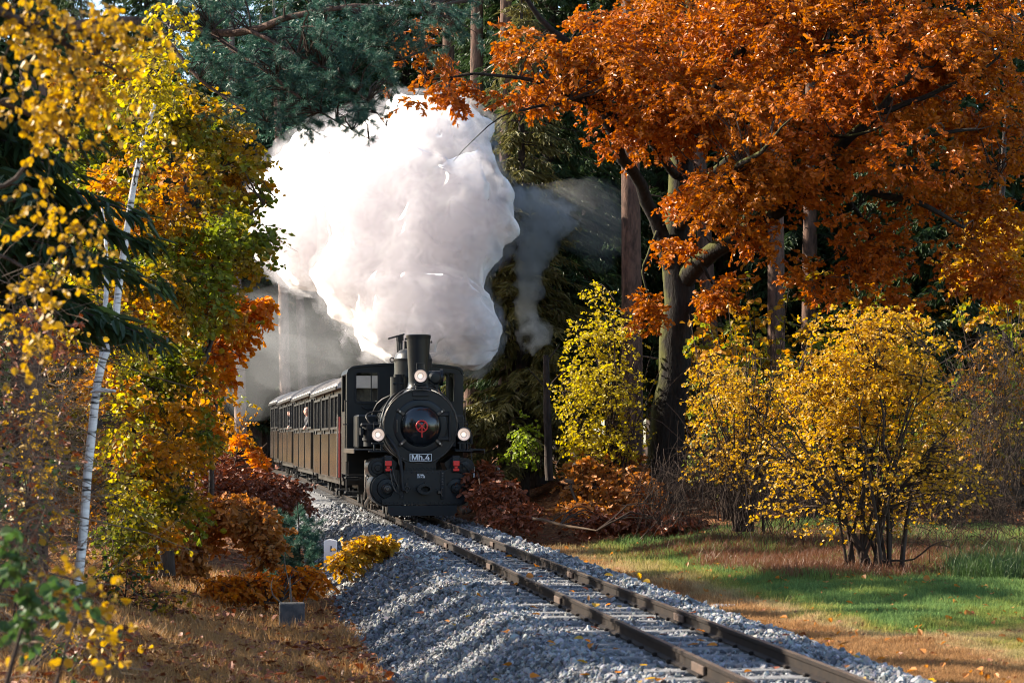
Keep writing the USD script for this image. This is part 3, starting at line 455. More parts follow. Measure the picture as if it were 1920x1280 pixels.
# ------------------------------------------------------------------ carriages
def carriage(y0, ln, label):
    a, b = tp(0, y0), tp(0, y0 + ln); d = b - a; L = float(np.linalg.norm(d[:2]))
    C = thing('railway_carriage', label, 'railway carriage', a, math.atan2(-d[0], d[1]), 'carriages behind the locomotive')
    hw, zb, ze = 1.17, .70, 2.98
    body = part(C, 'body', box(-hw + .10, hw - .10, .1, L - .1, zb, ze, .02), COACHD)
    prof = [(-hw - .04, ze - .02)] + [(x, ze + .06 + .42 * (1 - abs(x / (hw + .04)) ** 2.6)) for x in np.linspace(-hw - .02, hw + .02, 25)] + [(hw + .04, ze - .02)]
    rf = part(C, 'roof', slab(sg.Polygon(prof), -.12, L + .12), ROOF, 40)
    outer = [(x * 1.012, z + .018) for x, z in prof]
    for yy in np.arange(.0, L, 1.18): part(rf, 'roof_rib', slab(sg.Polygon(outer), yy, yy + .05), ROOF, 40)
    part(rf, 'roof_edge', cat_([box(-hw - .075, -hw - .035, -.12, L + .12, ze - .06, ze + .03, .006), box(hw + .035, hw + .075, -.12, L + .12, ze - .06, ze + .03, .006)]), COACHD)
    npn = max(1, int(round(L / 3.4))); pitch = L / npn
    for s in (-1, 1):
        for k in range(npn):
            p0 = .12 + k * pitch; p1 = p0 + pitch - .75
            part(C, 'side_panel', box(s * (hw - .045) - .045, s * (hw - .045) + .045, p0, p1, zb - .02, zb + 1.12, .008), COACH)
            for q in range(2):
                w0 = p0 + .08 + q * (p1 - p0) / 2; w1 = p0 - .08 + (q + 1) * (p1 - p0) / 2
                fr = part(C, 'window', cat_([box(s * (hw - .04) - .03, s * (hw - .04) + .03, w0 - .07, w0, zb + 1.22, ze - .16), box(s * (hw - .04) - .03, s * (hw - .04) + .03, w1, w1 + .07, zb + 1.22, ze - .16), box(s * (hw - .04) - .03, s * (hw - .04) + .03, w0, w1, zb + 1.22, zb + 1.28), box(s * (hw - .04) - .03, s * (hw - .04) + .03, w0, w1, ze - .22, ze - .16)]), COACHD)
                part(fr, 'pane', box(s * (hw - .06) - .004, s * (hw - .06) + .004, w0, w1, zb + 1.28, ze - .22), COACHD if False else GLASSD)
            dd = part(C, 'pillar', box(s * (hw - .085) - .015, s * (hw - .085) + .015, p1, p1 + .75, zb, ze - .05), COACHD)
            part(dd, 'batten', cyl((s * (hw - .02), p1 + .05, zb), (s * (hw - .02), p1 + .05, ze - .1), .022, 8), COACHD)
    part(C, 'sole_bar', box(-hw + .15, hw - .15, .0, L, .50, .68), COACHD)
    for yb in (1.4, L - 1.4):
        bg = part(C, 'bogie', box(-.62, .62, yb - .95, yb + .95, .28, .52, .03), BLKM)
        for dy in (-.6, .6): part(bg, 'wheelset', cat_([cyl((-.5, yb + dy, .33), (-.40, yb + dy, .33), .33, 24), cyl((.40, yb + dy, .33), (.5, yb + dy, .33), .33, 24), cyl((-.72, yb + dy, .33), (.72, yb + dy, .33), .08, 12)]), BLKM, 35)
    for s in (-1, 1): part(C, 'foot_board', cat_([box(s * 1.05 - .12, s * 1.05 + .12, .2, 1.1, .36, .40), box(s * 1.05 - .12, s * 1.05 + .12, L - 1.1, L - .2, .36, .40), box(s * 1.05 - .02, s * 1.05 + .02, .6, .66, .38, .7), box(s * 1.05 - .02, s * 1.05 + .02, L - .66, L - .6, .38, .7)]), COACHD)
    part(C, 'end_platform', cat_([box(-hw + .1, hw - .1, -.25, .1, .62, .70), cyl((-hw + .1, -.2, .7), (-hw + .1, -.2, 1.7), .02, 8), cyl((hw - .1, -.2, .7), (hw - .1, -.2, 1.7), .02, 8)]), COACHD)
    return C
GLASSD = pbr('dark_window_glass', (.012, .012, .012), .07, spec=.6)
carriage(57.0, 10.9, 'first dark carriage directly behind the locomotive cab')
carriage(68.8, 10.9, 'second dark carriage behind the locomotive, a passenger at its near window')
carriage(80.6, 10.9, 'third dark carriage with a passenger leaning out of its far window')
carriage(92.4, 5.5, 'rearmost carriage, turning left into the bend')

# ------------------------------------------------------------------ passengers leaning out
import manifold3d as m3
def capsule(a, b, ra, rb):
    s1 = trimesh.creation.icosphere(2, ra); s1.apply_translation(a); s2 = trimesh.creation.icosphere(2, rb); s2.apply_translation(b)
    return trimesh.convex.convex_hull(np.vstack([s1.vertices, s2.vertices]))
def passenger(u, y, label, shirt):
    P = thing('person', label, 'person', tp(u, y), math.atan(hd(y)))
    to = lambda ms: sum((m3.Manifold(m3.Mesh(np.asarray(m.vertices, np.float32), np.asarray(m.faces, np.uint32))) for m in ms[1:]), m3.Manifold(m3.Mesh(np.asarray(ms[0].vertices, np.float32), np.asarray(ms[0].faces, np.uint32))))
    head = [capsule((-.30, -.02, 2.42), (-.30, -.01, 2.50), .085, .095), capsule((-.25, 0, 2.20), (-.29, 0, 2.42), .055, .055), capsule((-.33, -.11, 2.43), (-.32, -.09, 2.47), .018, .014), capsule((-.39, 0, 2.43), (-.395, 0, 2.46), .018, .02)]
    hand = [capsule((-.36, -.22, 1.98), (-.38, -.26, 1.94), .04, .035)] + [capsule((-.37 - .012 * k, -.27, 1.94 - .004 * k), (-.40 - .012 * k, -.31 + .01 * k, 1.90), .010, .008) for k in range(4)] + [capsule((-.35, -.24, 1.96), (-.33, -.29, 1.95), .012, .009)]
    body = [capsule((-.02, 0, 1.75), (-.22, 0, 2.18), .19, .16), capsule((-.20, -.12, 2.2), (-.30, -.14, 2.0), .075, .06), capsule((-.30, -.14, 2.0), (-.36, -.21, 1.98), .055, .045), capsule((-.20, .14, 2.2), (-.24, .16, 1.95), .075, .06)]
    part(P, 'body', to(head + hand), SKIN, True); part(P, 'jacket', to(body), shirt, True)
    part(P, 'hair', capsule((-.29, .02, 2.50), (-.28, .03, 2.53), .10, .085), HAIR, True)
passenger(-.78, 83.6, 'passenger in dark clothes leaning out of the third carriage', CLOTH)
passenger(-.84, 71.5, 'passenger looking out of a window of the second carriage', CLOTH)

# ------------------------------------------------------------------ foliage builders
def tmpl(kind):
    """Leaf shape: outline (x along, y across), a folded blade."""
    if kind == 'round': side = [(.12, .22), (.38, .44), (.72, .38), (.93, .14)]
    elif kind == 'oval': side = [(.2, .2), (.5, .27), (.8, .16)]
    elif kind == 'oak': side = [(.15, .06), (.32, .25), (.44, .11), (.62, .30), (.74, .13), (.88, .19)]
    elif kind == 'needle': side = [(.3, .022), (.75, .016)]
    elif kind == 'bough': side = [(.25, .10), (.6, .085), (.85, .05)]
    else: side = [(.5, .3)]
    k = len(side)
    v = [(0, 0, 0)] + [(x, y, abs(y) * .35 - .12 * x * x) for x, y in side] + [(1, 0, -.12)] + [(x, -y, abs(y) * .35 - .12 * x * x) for x, y in side]
    v = np.array(v, float); tip = k + 1; f = []
    for s in (0, 1):
        ids = [i + 1 if s == 0 else k + 2 + i for i in range(k)]; ch = ids + [tip]
        for a, b in zip(ch[:-1], ch[1:]): f.append((0, b, a) if s == 0 else (0, a, b))
    return v, np.array(f)
def nrm(a): return a / (np.linalg.norm(a, axis=-1, keepdims=True) + 1e-9)
def leaves(p, d, nn, s, kind):
    v, f = tmpl(kind); d = nrm(d); c = nrm(np.cross(nn, d)); nn = np.cross(d, c); s = np.broadcast_to(s, (len(p),))
    V = p[:, None] + s[:, None, None] * (v[None, :, :1] * d[:, None] + v[None, :, 1:2] * c[:, None] + v[None, :, 2:] * nn[:, None])
    return V, f
def merged(V, f):
    n, k = V.shape[:2]; return V.reshape(-1, 3), (f[None] + (np.arange(n) * k)[:, None, None]).reshape(-1, 3)
def ell(blobs):
    B = np.array([[*at(b[0], b[1], b[2]), b[3] * b[2] / F, b[5], b[4] * b[2] / F] for b in blobs]); return B[:, :3], B[:, 3:]
def sprays(blobs, n, L, per, rng, droop=.25, flat=.5, gate=.0, gs=.9, shell=2.0, world=False):
    """n twigs in ellipsoid blobs; returns twig polylines (n, 4, 3) and, for each leaf, point, direction, normal."""
    C, R = blobs if world else ell(blobs)
    w = R[:, 0] * R[:, 2] * np.sqrt(R[:, 1]); w /= w.sum(); out = []
    got = 0
    while got < n:
        k = rng.choice(len(C), size=n * 2, p=w); d = nrm(rng.normal(size=(n * 2, 3))); r = rng.random(n * 2) ** (1 / shell)
        p = C[k] + d * r[:, None] * R[k]
        m = meshkit.noise(p * gs, 77) > gate; out.append(np.hstack([p[m], nrm(d[m] * R[k][m])])); got += m.sum()
    a = np.vstack(out)[:n]; p, o = a[:, :3], a[:, 3:]
    d = nrm(o * [.8, .8, .5] + rng.normal(0, .55, (n, 3)) * [1, 1, .5] + [0, 0, -droop]); l = L * rng.uniform(.6, 1.3, (n, 1))
    t = np.linspace(0, 1, 4); tw = p[:, None] + d[:, None] * (t[None, :, None] - .5) * l[:, None] + np.array([0, 0, -1.0]) * (t ** 2)[None, :, None] * l[:, None] * droop * .6
    tw[:, 1:] += rng.normal(0, .05, (n, 3, 3)) * l[:, None] * .5
    tt = rng.uniform(.1, 1.0, (n, per)); i = np.minimum((tt * 3).astype(int), 2); fr = (tt * 3 - i)[..., None]
    ar = np.arange(n)[:, None]; lp = tw[ar, i] * (1 - fr) + tw[ar, i + 1] * fr
    side = nrm(np.cross(d, [0, 0, 1.0]))[:, None] * rng.choice([-1, 1], (n, per))[..., None]
    ld = nrm(d[:, None] * .6 + side * .8 + rng.normal(0, .45, (n, per, 3)) + [0, 0, -droop])
    ln = nrm(np.array([0, 0, 1.0]) * flat * 2 + rng.normal(0, 1 - flat * .6, (n, per, 3)) + o[:, None] * .4)
    return tw, lp.reshape(-1, 3), ld.reshape(-1, 3), ln.reshape(-1, 3)
def links(skel, tw, n, r, rng, sag=.1, most=1.6):
    """Branches from the skeleton points to n of the twigs."""
    idx = rng.choice(len(tw), min(n, len(tw)), replace=False); q = tw[idx, 0]
    D = np.linalg.norm(q[:, None] - skel[None, :, :3], axis=2) + 1.2 * np.maximum(0, skel[None, :, 2] - q[:, None, 2]); s = skel[np.argmin(D, 1), :3]; ok = D.min(1) < most; s, q, idx = s[ok], q[ok], idx[ok]
    t = np.linspace(0, 1, 6)[None, :, None]; P = s[:, None] * (1 - t) + q[:, None] * t; l = np.linalg.norm(q - s, axis=1)[:, None, None]
    P = P + np.sin(t * np.pi) * l * (np.array([0, 0, sag]) + rng.normal(0, .07, (len(idx), 1, 3))) + rng.normal(0, .018, P.shape) * l * np.sin(t * np.pi)
    return tubes(P, np.minimum(r, .012 * l[:, :, 0] + .006) * np.linspace(1, .25, 6)[None], 4)
def foliage(T, name, blobs, n, L, per, kind, size, mat, seed, skel=None, nlink=0, lr=.03, twig=TWIG, tr=.006, singles=0, lab=None, **kw):
    """Twigs and leaves as parts of the thing T; the nearest 'singles' leaves each a part."""
    rng = np.random.default_rng(seed); tw, p, d, nn = sprays(blobs, n, L, per, rng, **kw)
    s = size * rng.uniform(.65, 1.25, len(p)); V, f = leaves(p, d, nn, s, kind)
    part(T, 'twigs', tubes(tw, np.array([1, .8, .6, .35]) * tr, 3), twig, kind='stuff')
    if skel is not None and nlink: part(T, 'branches', links(skel, tw, nlink, lr, rng), twig, kind='stuff')
    if singles:
        px = 960 + V[:, 0, 0] / V[:, 0, 1] * F; py = 828 - (V[:, 0, 2] - EYE) / V[:, 0, 1] * F; key = np.where((px > 0) & (px < 1920) & (py > 0) & (py < 1280), s / V[:, 0, 1], 0); o = np.argsort(-key)
        for i in o[:singles]: part(T, 'leaf', (V[i], f), mat)
        V = V[o[singles:]]
    part(T, name, merged(V, f), mat, kind='stuff', label=lab)
    return tw
def skeleton(T, name, lst, mat, k=14, sides=9, wob=.12):
    pts = []
    for i, l in enumerate(lst):
        m, w = limb(l, k, sides, wob, i); part(T, name[0] if i == 0 else name[1], m, mat, smooth=True); pts.append(w)
    return np.vstack(pts)

# ------------------------------------------------------------------ the oak
OAK = thing('oak_tree', 'big mossy oak with orange autumn leaves spreading over the right of the track', 'tree')
oak_l = [
 [(1243, 985, 50, .58), (1250, 900, 50, .44), (1260, 750, 50, .38), (1268, 600, 50, .36), (1272, 500, 50, .36), (1275, 420, 50, .33), (1280, 300, 50.2, .27), (1292, 150, 50.5, .22), (1300, 0, 51, .17), (1300, -160, 51, .1)],
 [(1265, 520, 50, .2), (1235, 430, 49.6, .17), (1200, 345, 49, .14), (1165, 290, 48, .12), (1130, 200, 47.5, .1), (1080, 110, 47, .085), (1010, 30, 46.5, .06), (960, -40, 46, .03)],
 [(1266, 575, 50.25, .16), (1284, 525, 49.9, .24), (1330, 480, 49, .21), (1400, 430, 48, .17), (1470, 390, 47, .14), (1560, 290, 46, .12), (1640, 210, 45, .09), (1720, 120, 44.5, .05)],
 [(1275, 420, 50, .2), (1340, 330, 51, .17), (1420, 250, 51.5, .14), (1480, 160, 52, .1), (1560, 60, 52, .06), (1600, -30, 52, .03)],
 [(1280, 300, 50, .16), (1350, 150, 49.0, .13), (1420, 60, 48, .10), (1490, -20, 48, .06)],
 [(1470, 390, 47, .11), (1560, 350, 46, .09), (1640, 360, 45.5, .08), (1720, 385, 45, .06), (1810, 425, 45, .03)],
 [(1275, 420, 50, .18), (1310, 380, 47, .15), (1370, 330, 44.5, .08), (1440, 270, 42.5, .035), (1490, 220, 41.5, .008)],
 [(1270, 330, 50, .12), (1200, 250, 48, .09), (1110, 200, 46.5, .06), (1000, 150, 45.5, .045), (900, 140, 45, .03), (800, 150, 45, .015)],
 [(1130, 200, 47.5, .07), (1080, 190, 46, .045), (1000, 205, 45, .03), (935, 228, 44.5, .015), (850, 300, 44.5, .005)],
 [(1560, 290, 46, .08), (1640, 300, 45, .06), (1720, 260, 44, .05), (1830, 240, 43.5, .03)],
 [(1400, 430, 48, .10), (1480, 300, 46.5, .08), (1500, 230, 46, .07), (1590, 180, 45.5, .05), (1620, 100, 45, .03)],
 [(1420, 60, 48, .07), (1560, 90, 46, .06), (1680, 60, 45, .05), (1740, -20, 44.5, .03)],
 [(1640, 210, 45, .07), (1750, 180, 44.5, .05), (1850, 130, 44, .03), (1930, 60, 44, .015)], [(1640, 300, 45, .05), (1760, 320, 45, .035), (1870, 330, 45.5, .02)], [(1560, 350, 46, .06), (1620, 430, 47, .04), (1640, 520, 47.5, .015)],
 [(1500, 230, 46, .06), (1580, 260, 45, .04), (1660, 240, 44, .025)], [(1270, 470, 49.6, .07), (1320, 500, 49, .05), (1350, 560, 49, .02)], [(1235, 430, 49.6, .05), (1210, 520, 49, .03), (1215, 600, 48.8, .012)]]
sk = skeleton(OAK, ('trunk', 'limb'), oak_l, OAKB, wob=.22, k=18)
oak_b = [(1050, 105, 46, 130, 80, 2.5), (1180, 140, 47, 150, 100, 3), (1000, 185, 45.5, 90, 30, 1.5), (1200, 255, 47.5, 110, 60, 2.5), (1290, 200, 46, 120, 100, 3), (1330, 60, 50, 190, 100, 4), (1450, 80, 47, 190, 110, 4), (1420, 250, 45, 160, 80, 3.5),
 (1310, 385, 47, 70, 40, 1.5), (1360, 345, 45, 110, 80, 2.5), (1265, 470, 48.5, 46, 28, 1.2), (1480, 330, 46, 140, 66, 3), (1600, 150, 46, 190, 130, 4), (1770, 120, 46, 200, 140, 4), (1690, 290, 45, 180, 80, 3), (1840, 270, 46, 140, 110, 3), (1540, 430, 46, 90, 34, 1.5), (1640, 470, 47, 60, 70, 1.5), (1730, 390, 46.5, 90, 60, 1.8), (1860, 400, 47, 80, 60, 1.8), (1600, 530, 47, 40, 40, 1), (1720, 480, 47, 46, 30, 1),
 (800, 100, 45, 80, 56, 1.3), (765, 185, 45, 55, 34, 1), (850, 175, 45, 60, 30, 1), (800, 240, 45, 30, 12, .5), (960, 80, 46, 50, 56, 1.2), (1140, 350, 48, 22, 14, .6), (1340, 560, 49, 60, 36, 1), (1215, 590, 48.8, 36, 56, .8), (1400, 520, 48, 60, 26, 1), (1360, 450, 47.5, 80, 40, 1.2), (1460, 450, 47, 80, 50, 1.4), (1570, 500, 46.5, 80, 60, 1.6), (1800, 480, 46.5, 90, 60, 1.6), (1680, 570, 47, 60, 40, 1.2), (1500, 540, 47.5, 60, 34, 1.1), (1880, 520, 46.5, 60, 50, 1.2), (1300, -20, 50, 120, 50, 3), (1480, -10, 47, 140, 50, 3), (1660, -10, 46, 140, 50, 3), (1860, 10, 46, 110, 60, 3), (1130, 20, 47, 90, 50, 2)]
foliage(OAK, 'leaf_mass', oak_b, 6300, .5, 17, 'oak', .118, ORA, 1, sk, 900, .035, singles=300, droop=.25, flat=.3, gate=.5, gs=1.35)
# fallen boughs and cut branches with orange-brown leaves
def bough(label, blobs, n, size, mat, seed, stick=None, L=.35, per=9, singles=0, kind='oak', **kw):
    T = thing('fallen_branch', label, 'branch')
    s = None
    if stick: s = skeleton(T, ('stem', 'side_branch'), stick, DEADT, k=8, sides=6, wob=.1)
    foliage(T, 'leaves', blobs, n, L, per, kind, size, mat, seed, s, 25 if stick else 0, .02, twig=TWIG, singles=singles, flat=.25, **kw); return T
bough('dull brown oak branch lying beside the locomotive on the right of the track', [(930, 935, 46.5, 60, 36, .8), (975, 965, 45, 50, 26, .7), (905, 900, 48, 40, 34, .8)], 330, .125, BRN, 21, [[(905, 940, 46.5, .04), (960, 960, 45.5, .03), (1010, 975, 44.5, .02)]])
bough('orange-brown oak branch heap at the foot of the mossy oak', [(1110, 905, 48.5, 70, 60, .9), (1180, 930, 47.5, 70, 55, .9), (1090, 960, 46.5, 60, 26, .7), (1160, 870, 50, 60, 30, .8)], 560, .13, ORA2, 22, [[(1060, 900, 48, .05), (1130, 915, 48, .04), (1200, 960, 47, .02)], [(1070, 910, 48, .04), (1085, 950, 47.5, .02)]])
bough('low reddish oak branch on the grass edge left of the tall hazel', [(1200, 975, 44.5, 70, 22, .6), (1280, 985, 43.5, 70, 18, .5), (1120, 978, 44.5, 50, 16, .5)], 300, .125, BRN, 23, [[(1000, 972, 44, .03), (1060, 985, 43.5, .03), (1120, 995, 43, .015)]])
bough('pale orange oak branch arching over a dark hollow left of the ballast', [(420, 965, 36, 65, 34, .7), (480, 990, 36, 50, 40, .6), (370, 1000, 36.5, 50, 40, .6), (505, 1040, 35.6, 26, 36, .4), (340, 1040, 35, 50, 40, .5), (440, 940, 36.5, 40, 14, .4)], 460, .13, ORA2, 24, [[(330, 1120, 35, .05), (360, 1000, 36, .04), (430, 945, 36, .03), (500, 1000, 36, .02)]], singles=120)
bough('bright orange low oak branch on the grass behind the concrete block', [(430, 1105, 32, 50, 30, .5), (480, 1095, 32, 50, 24, .4), (560, 1085, 32.5, 55, 26, .4), (390, 1125, 32, 30, 14, .3)], 260, .105, ORA3, 25, [[(340, 1105, 32, .025), (430, 1130, 32, .02), (520, 1135, 31.8, .015)]], singles=90)
bough('yellow oak branch lying on the ballast shoulder by the white marker stone', [(690, 1025, 37, 50, 22, .35), (655, 1050, 36.5, 34, 20, .3), (725, 1022, 37.2, 26, 12, .25)], 150, .12, YEL2, 26, [[(640, 1075, 36.3, .02), (690, 1035, 37, .015), (745, 1020, 37, .008)]], singles=110)
bough('dark red-brown heap of dead branches left of the carriages', [(450, 880, 52, 60, 34, 1.2), (500, 915, 49, 66, 34, 1.2), (540, 945, 46.5, 50, 22, .9), (420, 905, 50, 50, 40, 1), (560, 920, 49.5, 30, 16, .6)], 800, .12, BRN, 27, [[(420, 930, 50, .05), (470, 860, 52, .03), (500, 830, 52, .015)]])
bough('lone small oak shoot with orange leaves standing up before the far bend', [(448, 825, 50, 14, 12, .3), (475, 848, 50, 12, 14, .3), (490, 870, 50, 14, 14, .3)], 34, .16, ORA3, 28, [[(430, 900, 50, .02), (445, 850, 50, .012), (450, 815, 50, .006)]])

# ------------------------------------------------------------------ left: yellow tree, orange branch, birch, near branches, pine, spruce
LT = thing('yellow_hazel_tree', 'broad yellow leaved tree filling the left side behind the white birch', 'tree')
lt_l = [[(312, 1080, 34, .14), (306, 940, 34, .12), (310, 780, 34, .10), (330, 600, 34, .08), (345, 400, 34, .06), (350, 200, 34, .03)],
        [(306, 940, 34, .09), (350, 760, 34, .06), (410, 600, 34.5, .04), (460, 430, 34.5, .02)], [(310, 780, 34, .07), (270, 620, 33.5, .05), (240, 430, 33, .03), (260, 260, 33, .02)],
        [(330, 600, 34, .05), (400, 500, 34, .04), (470, 400, 34, .02), (515, 370, 34, .008)], [(345, 400, 34, .04), (410, 330, 34, .03), (470, 270, 34, .012)], [(290, 1090, 34.5, .11), (285, 900, 34.5, .09), (265, 700, 34.5, .06), (230, 520, 34.5, .03)]]
sk2 = skeleton(LT, ('trunk', 'limb'), lt_l, SPRB)
foliage(LT, 'leaf_mass', [(330, 220, 33.5, 140, 80, 2), (430, 330, 34, 90, 70, 2), (310, 380, 33, 150, 100, 2.2), (440, 460, 34, 80, 60, 1.8), (300, 540, 33, 150, 100, 2.2), (410, 590, 35, 60, 46, 1.5), (280, 700, 33, 125, 100, 2), (345, 800, 35, 64, 80, 1.6), (270, 860, 33, 95, 80, 1.8), (320, 960, 33.5, 70, 60, 1.2), (250, 980, 32, 70, 80, 1.2), (220, 1060, 31, 70, 60, .8),
        (180, 200, 36, 140, 120, 1.6), (120, 560, 37, 110, 160, 1.6), (110, 850, 36, 100, 160, 1.6), (180, 380, 36, 110, 110, 1.6), (490, 370, 34, 34, 20, .7), (495, 440, 34, 30, 14, .6)],
        4700, .5, 10, 'round', .086, YEL, 2, sk2, 420, .025, singles=300, droop=.2, flat=.2, gate=.44, gs=1.1)
OB = thing('young_oak', 'young oak with bright orange leaves beside the left yellow tree, over the carriages', 'tree')
sk3 = skeleton(OB, ('trunk', 'limb'), [[(395, 960, 37, .05), (400, 800, 37, .04), (420, 650, 37, .03), (460, 590, 37, .015)], [(420, 650, 37, .02), (460, 640, 37, .012), (500, 570, 37, .006)]], SPRB, k=10)
foliage(OB, 'leaf_mass', [(470, 580, 37, 34, 26, .6), (440, 630, 37, 34, 32, .7), (410, 690, 37, 22, 44, .7), (495, 570, 37, 14, 12, .3), (385, 800, 37, 20, 50, .6)], 190, .32, 11, 'oak', .16, ORA3, 3, sk3, 30, .015, droop=.3, flat=.3)
BI = thing('birch_tree', 'slender leaning birch with white bark at the left edge of the clearing', 'tree')
sk4 = skeleton(BI, ('trunk', 'limb'), [[(143, 1140, 27.5, .064), (150, 1050, 27.5, .058), (160, 940, 27.5, .055), (172, 800, 27.5, .053), (188, 690, 27.5, .050), (213, 620, 27.5, .047), (228, 500, 27.5, .044), (244, 395, 27.5, .040), (268, 270, 27.5, .030), (292, 190, 27.5, .024), (318, 70, 27.5, .017), (335, -60, 27.5, .015)],
     [(190, 690, 27.5, .045), (196, 600, 27.6, .035), (200, 500, 27.8, .025), (190, 380, 28, .012)], [(172, 735, 27.5, .02), (215, 733, 27.2, .016), (160, 725, 27.2, .006)]], BIR, k=30, sides=12, wob=.03)
foliage(BI, 'leaf_mass', [(290, 150, 26.8, 60, 120, .6), (330, 40, 26.8, 60, 60, .6), (265, 290, 26.9, 40, 70, .4), (270, 150, 28.4, 80, 110, .8), (230, 800, 28.3, 50, 90, .6), (250, 640, 28.3, 50, 90, .6), (235, 930, 28.2, 50, 80, .6), (150, 560, 28.4, 50, 90, .6)], 420, .38, 8, 'round', .066, YEL3, 4, sk4, 90, .012, singles=120, droop=.35, flat=.25)
NB = thing('hanging_yellow_branches', 'out of focus yellow leafed branches hanging in front at the upper left corner', 'tree')
sk5 = skeleton(NB, ('limb', 'limb'), [[(-520, -200, 11.5, .06), (-200, -60, 11.6, .04), (60, 60, 12, .02), (240, 150, 12.2, .008)], [(-400, 100, 12, .04), (-100, 150, 12, .025), (60, 220, 12.2, .012), (150, 300, 12.3, .005)], [(-300, 330, 12.5, .03), (0, 350, 12.5, .015), (70, 280, 12.5, .006)], [(-300, 520, 12.5, .03), (-40, 480, 12.5, .012), (90, 540, 12.5, .005)], [(-500, -700, 11.5, .16), (-560, 400, 11.5, .2), (-580, 1500, 11.5, .22)]], SPRB)
foliage(NB, 'leaf_mass', [(80, 50, 12, 140, 80, .5), (160, 160, 12, 130, 66, .5), (60, 220, 12.2, 90, 66, .45), (225, 60, 12, 100, 66, .45), (140, 250, 12.3, 70, 40, .4), (40, 120, 12, 90, 90, .5)], 170, .26, 7, 'round', .045, NEARY, 5, sk5, 40, .006, tr=.0022, singles=300, droop=.5, flat=.05, gate=.42, gs=3)
foliage(NB, 'leaf_mass', [(60, 390, 12.5, 90, 60, .5), (70, 520, 12.5, 80, 60, .5), (60, 620, 12.5, 90, 60, .5), (150, 440, 12.4, 60, 60, .4)], 70, .24, 5, 'round', .044, NEARY, 6, sk5, 12, .005, tr=.002, droop=.5, flat=.05)
LB = thing('near_green_shrub', 'out of focus green and yellow leafed shrub in the lower left corner', 'shrub')
sk6 = skeleton(LB, ('stem', 'stem'), [[(-60, 1500, 10, .02), (20, 1250, 10, .012), (70, 1060, 10.2, .005)], [(60, 1500, 10.3, .015), (110, 1270, 10.4, .01), (150, 1130, 10.6, .004)], [(-200, 1300, 10, .02), (-20, 1130, 10, .01), (40, 1000, 10, .004)]], TWIG, k=8, sides=6, wob=.05)
foliage(LB, 'leaf_mass', [(30, 1060, 10, 50, 60, .3), (60, 1150, 10.1, 70, 50, .3), (20, 1000, 10, 30, 40, .3), (120, 1110, 10.6, 40, 40, .3)], 30, .2, 6, 'round', .055, GRNL, 7, sk6, 14, .004, tr=.002, singles=150, droop=.3, flat=.3)
foliage(LB, 'leaf_mass', [(150, 1130, 11, 80, 90, .4), (90, 1240, 10.4, 90, 40, .3), (220, 1200, 12, 50, 70, .4)], 40, .22, 4, 'round', .045, NEARY, 8, None, tr=.002, droop=.2, flat=.1)
def thicket(name, label, C, n, ln, r, mat, seed, lean=.6, cat='undergrowth', kind='stuff', **kw):
    rng = np.random.default_rng(seed); c, R = ell(C); k = rng.choice(len(c), n, p=(R[:, 0] * R[:, 2]) / (R[:, 0] * R[:, 2]).sum())
    p = c[k] + nrm(rng.normal(size=(n, 3))) * rng.random((n, 1)) ** .45 * R[k]; d = nrm(rng.normal(size=(n, 3)) * [1, .6, lean]); l = ln * rng.lognormal(0, .45, (n, 1, 1)); t = np.linspace(0, 1, 6)[None, :, None]
    bend = rng.normal(0, .25, (n, 1, 3)); P = p[:, None] + d[:, None] * (t - .5) * l + bend * t * t * l + rng.normal(0, .02, (n, 6, 3)) * l
    return single(name, tubes(P, (r * rng.uniform(.4, 1.3, (n, 1))) * np.linspace(1, .3, 6)[None], 3), mat, label, cat, kind=kind)
thicket('dead_twig_thicket', 'tangle of dry brown twigs at the left edge under the spruce', [(40, 780, 17, 90, 300, 1.0), (40, 1000, 16, 90, 200, .8), (120, 880, 31, 120, 300, 1.2), (90, 1200, 14, 120, 60, .6)], 1700, .55, .0045, DEADT, 31)
thicket('twig_tangle', 'dark bare twigs between the yellow tree and the dark spruce', [(280, 760, 36, 110, 300, 1.5), (280, 500, 36, 150, 240, 1.5)], 1100, .9, .008, TWIG, 32)

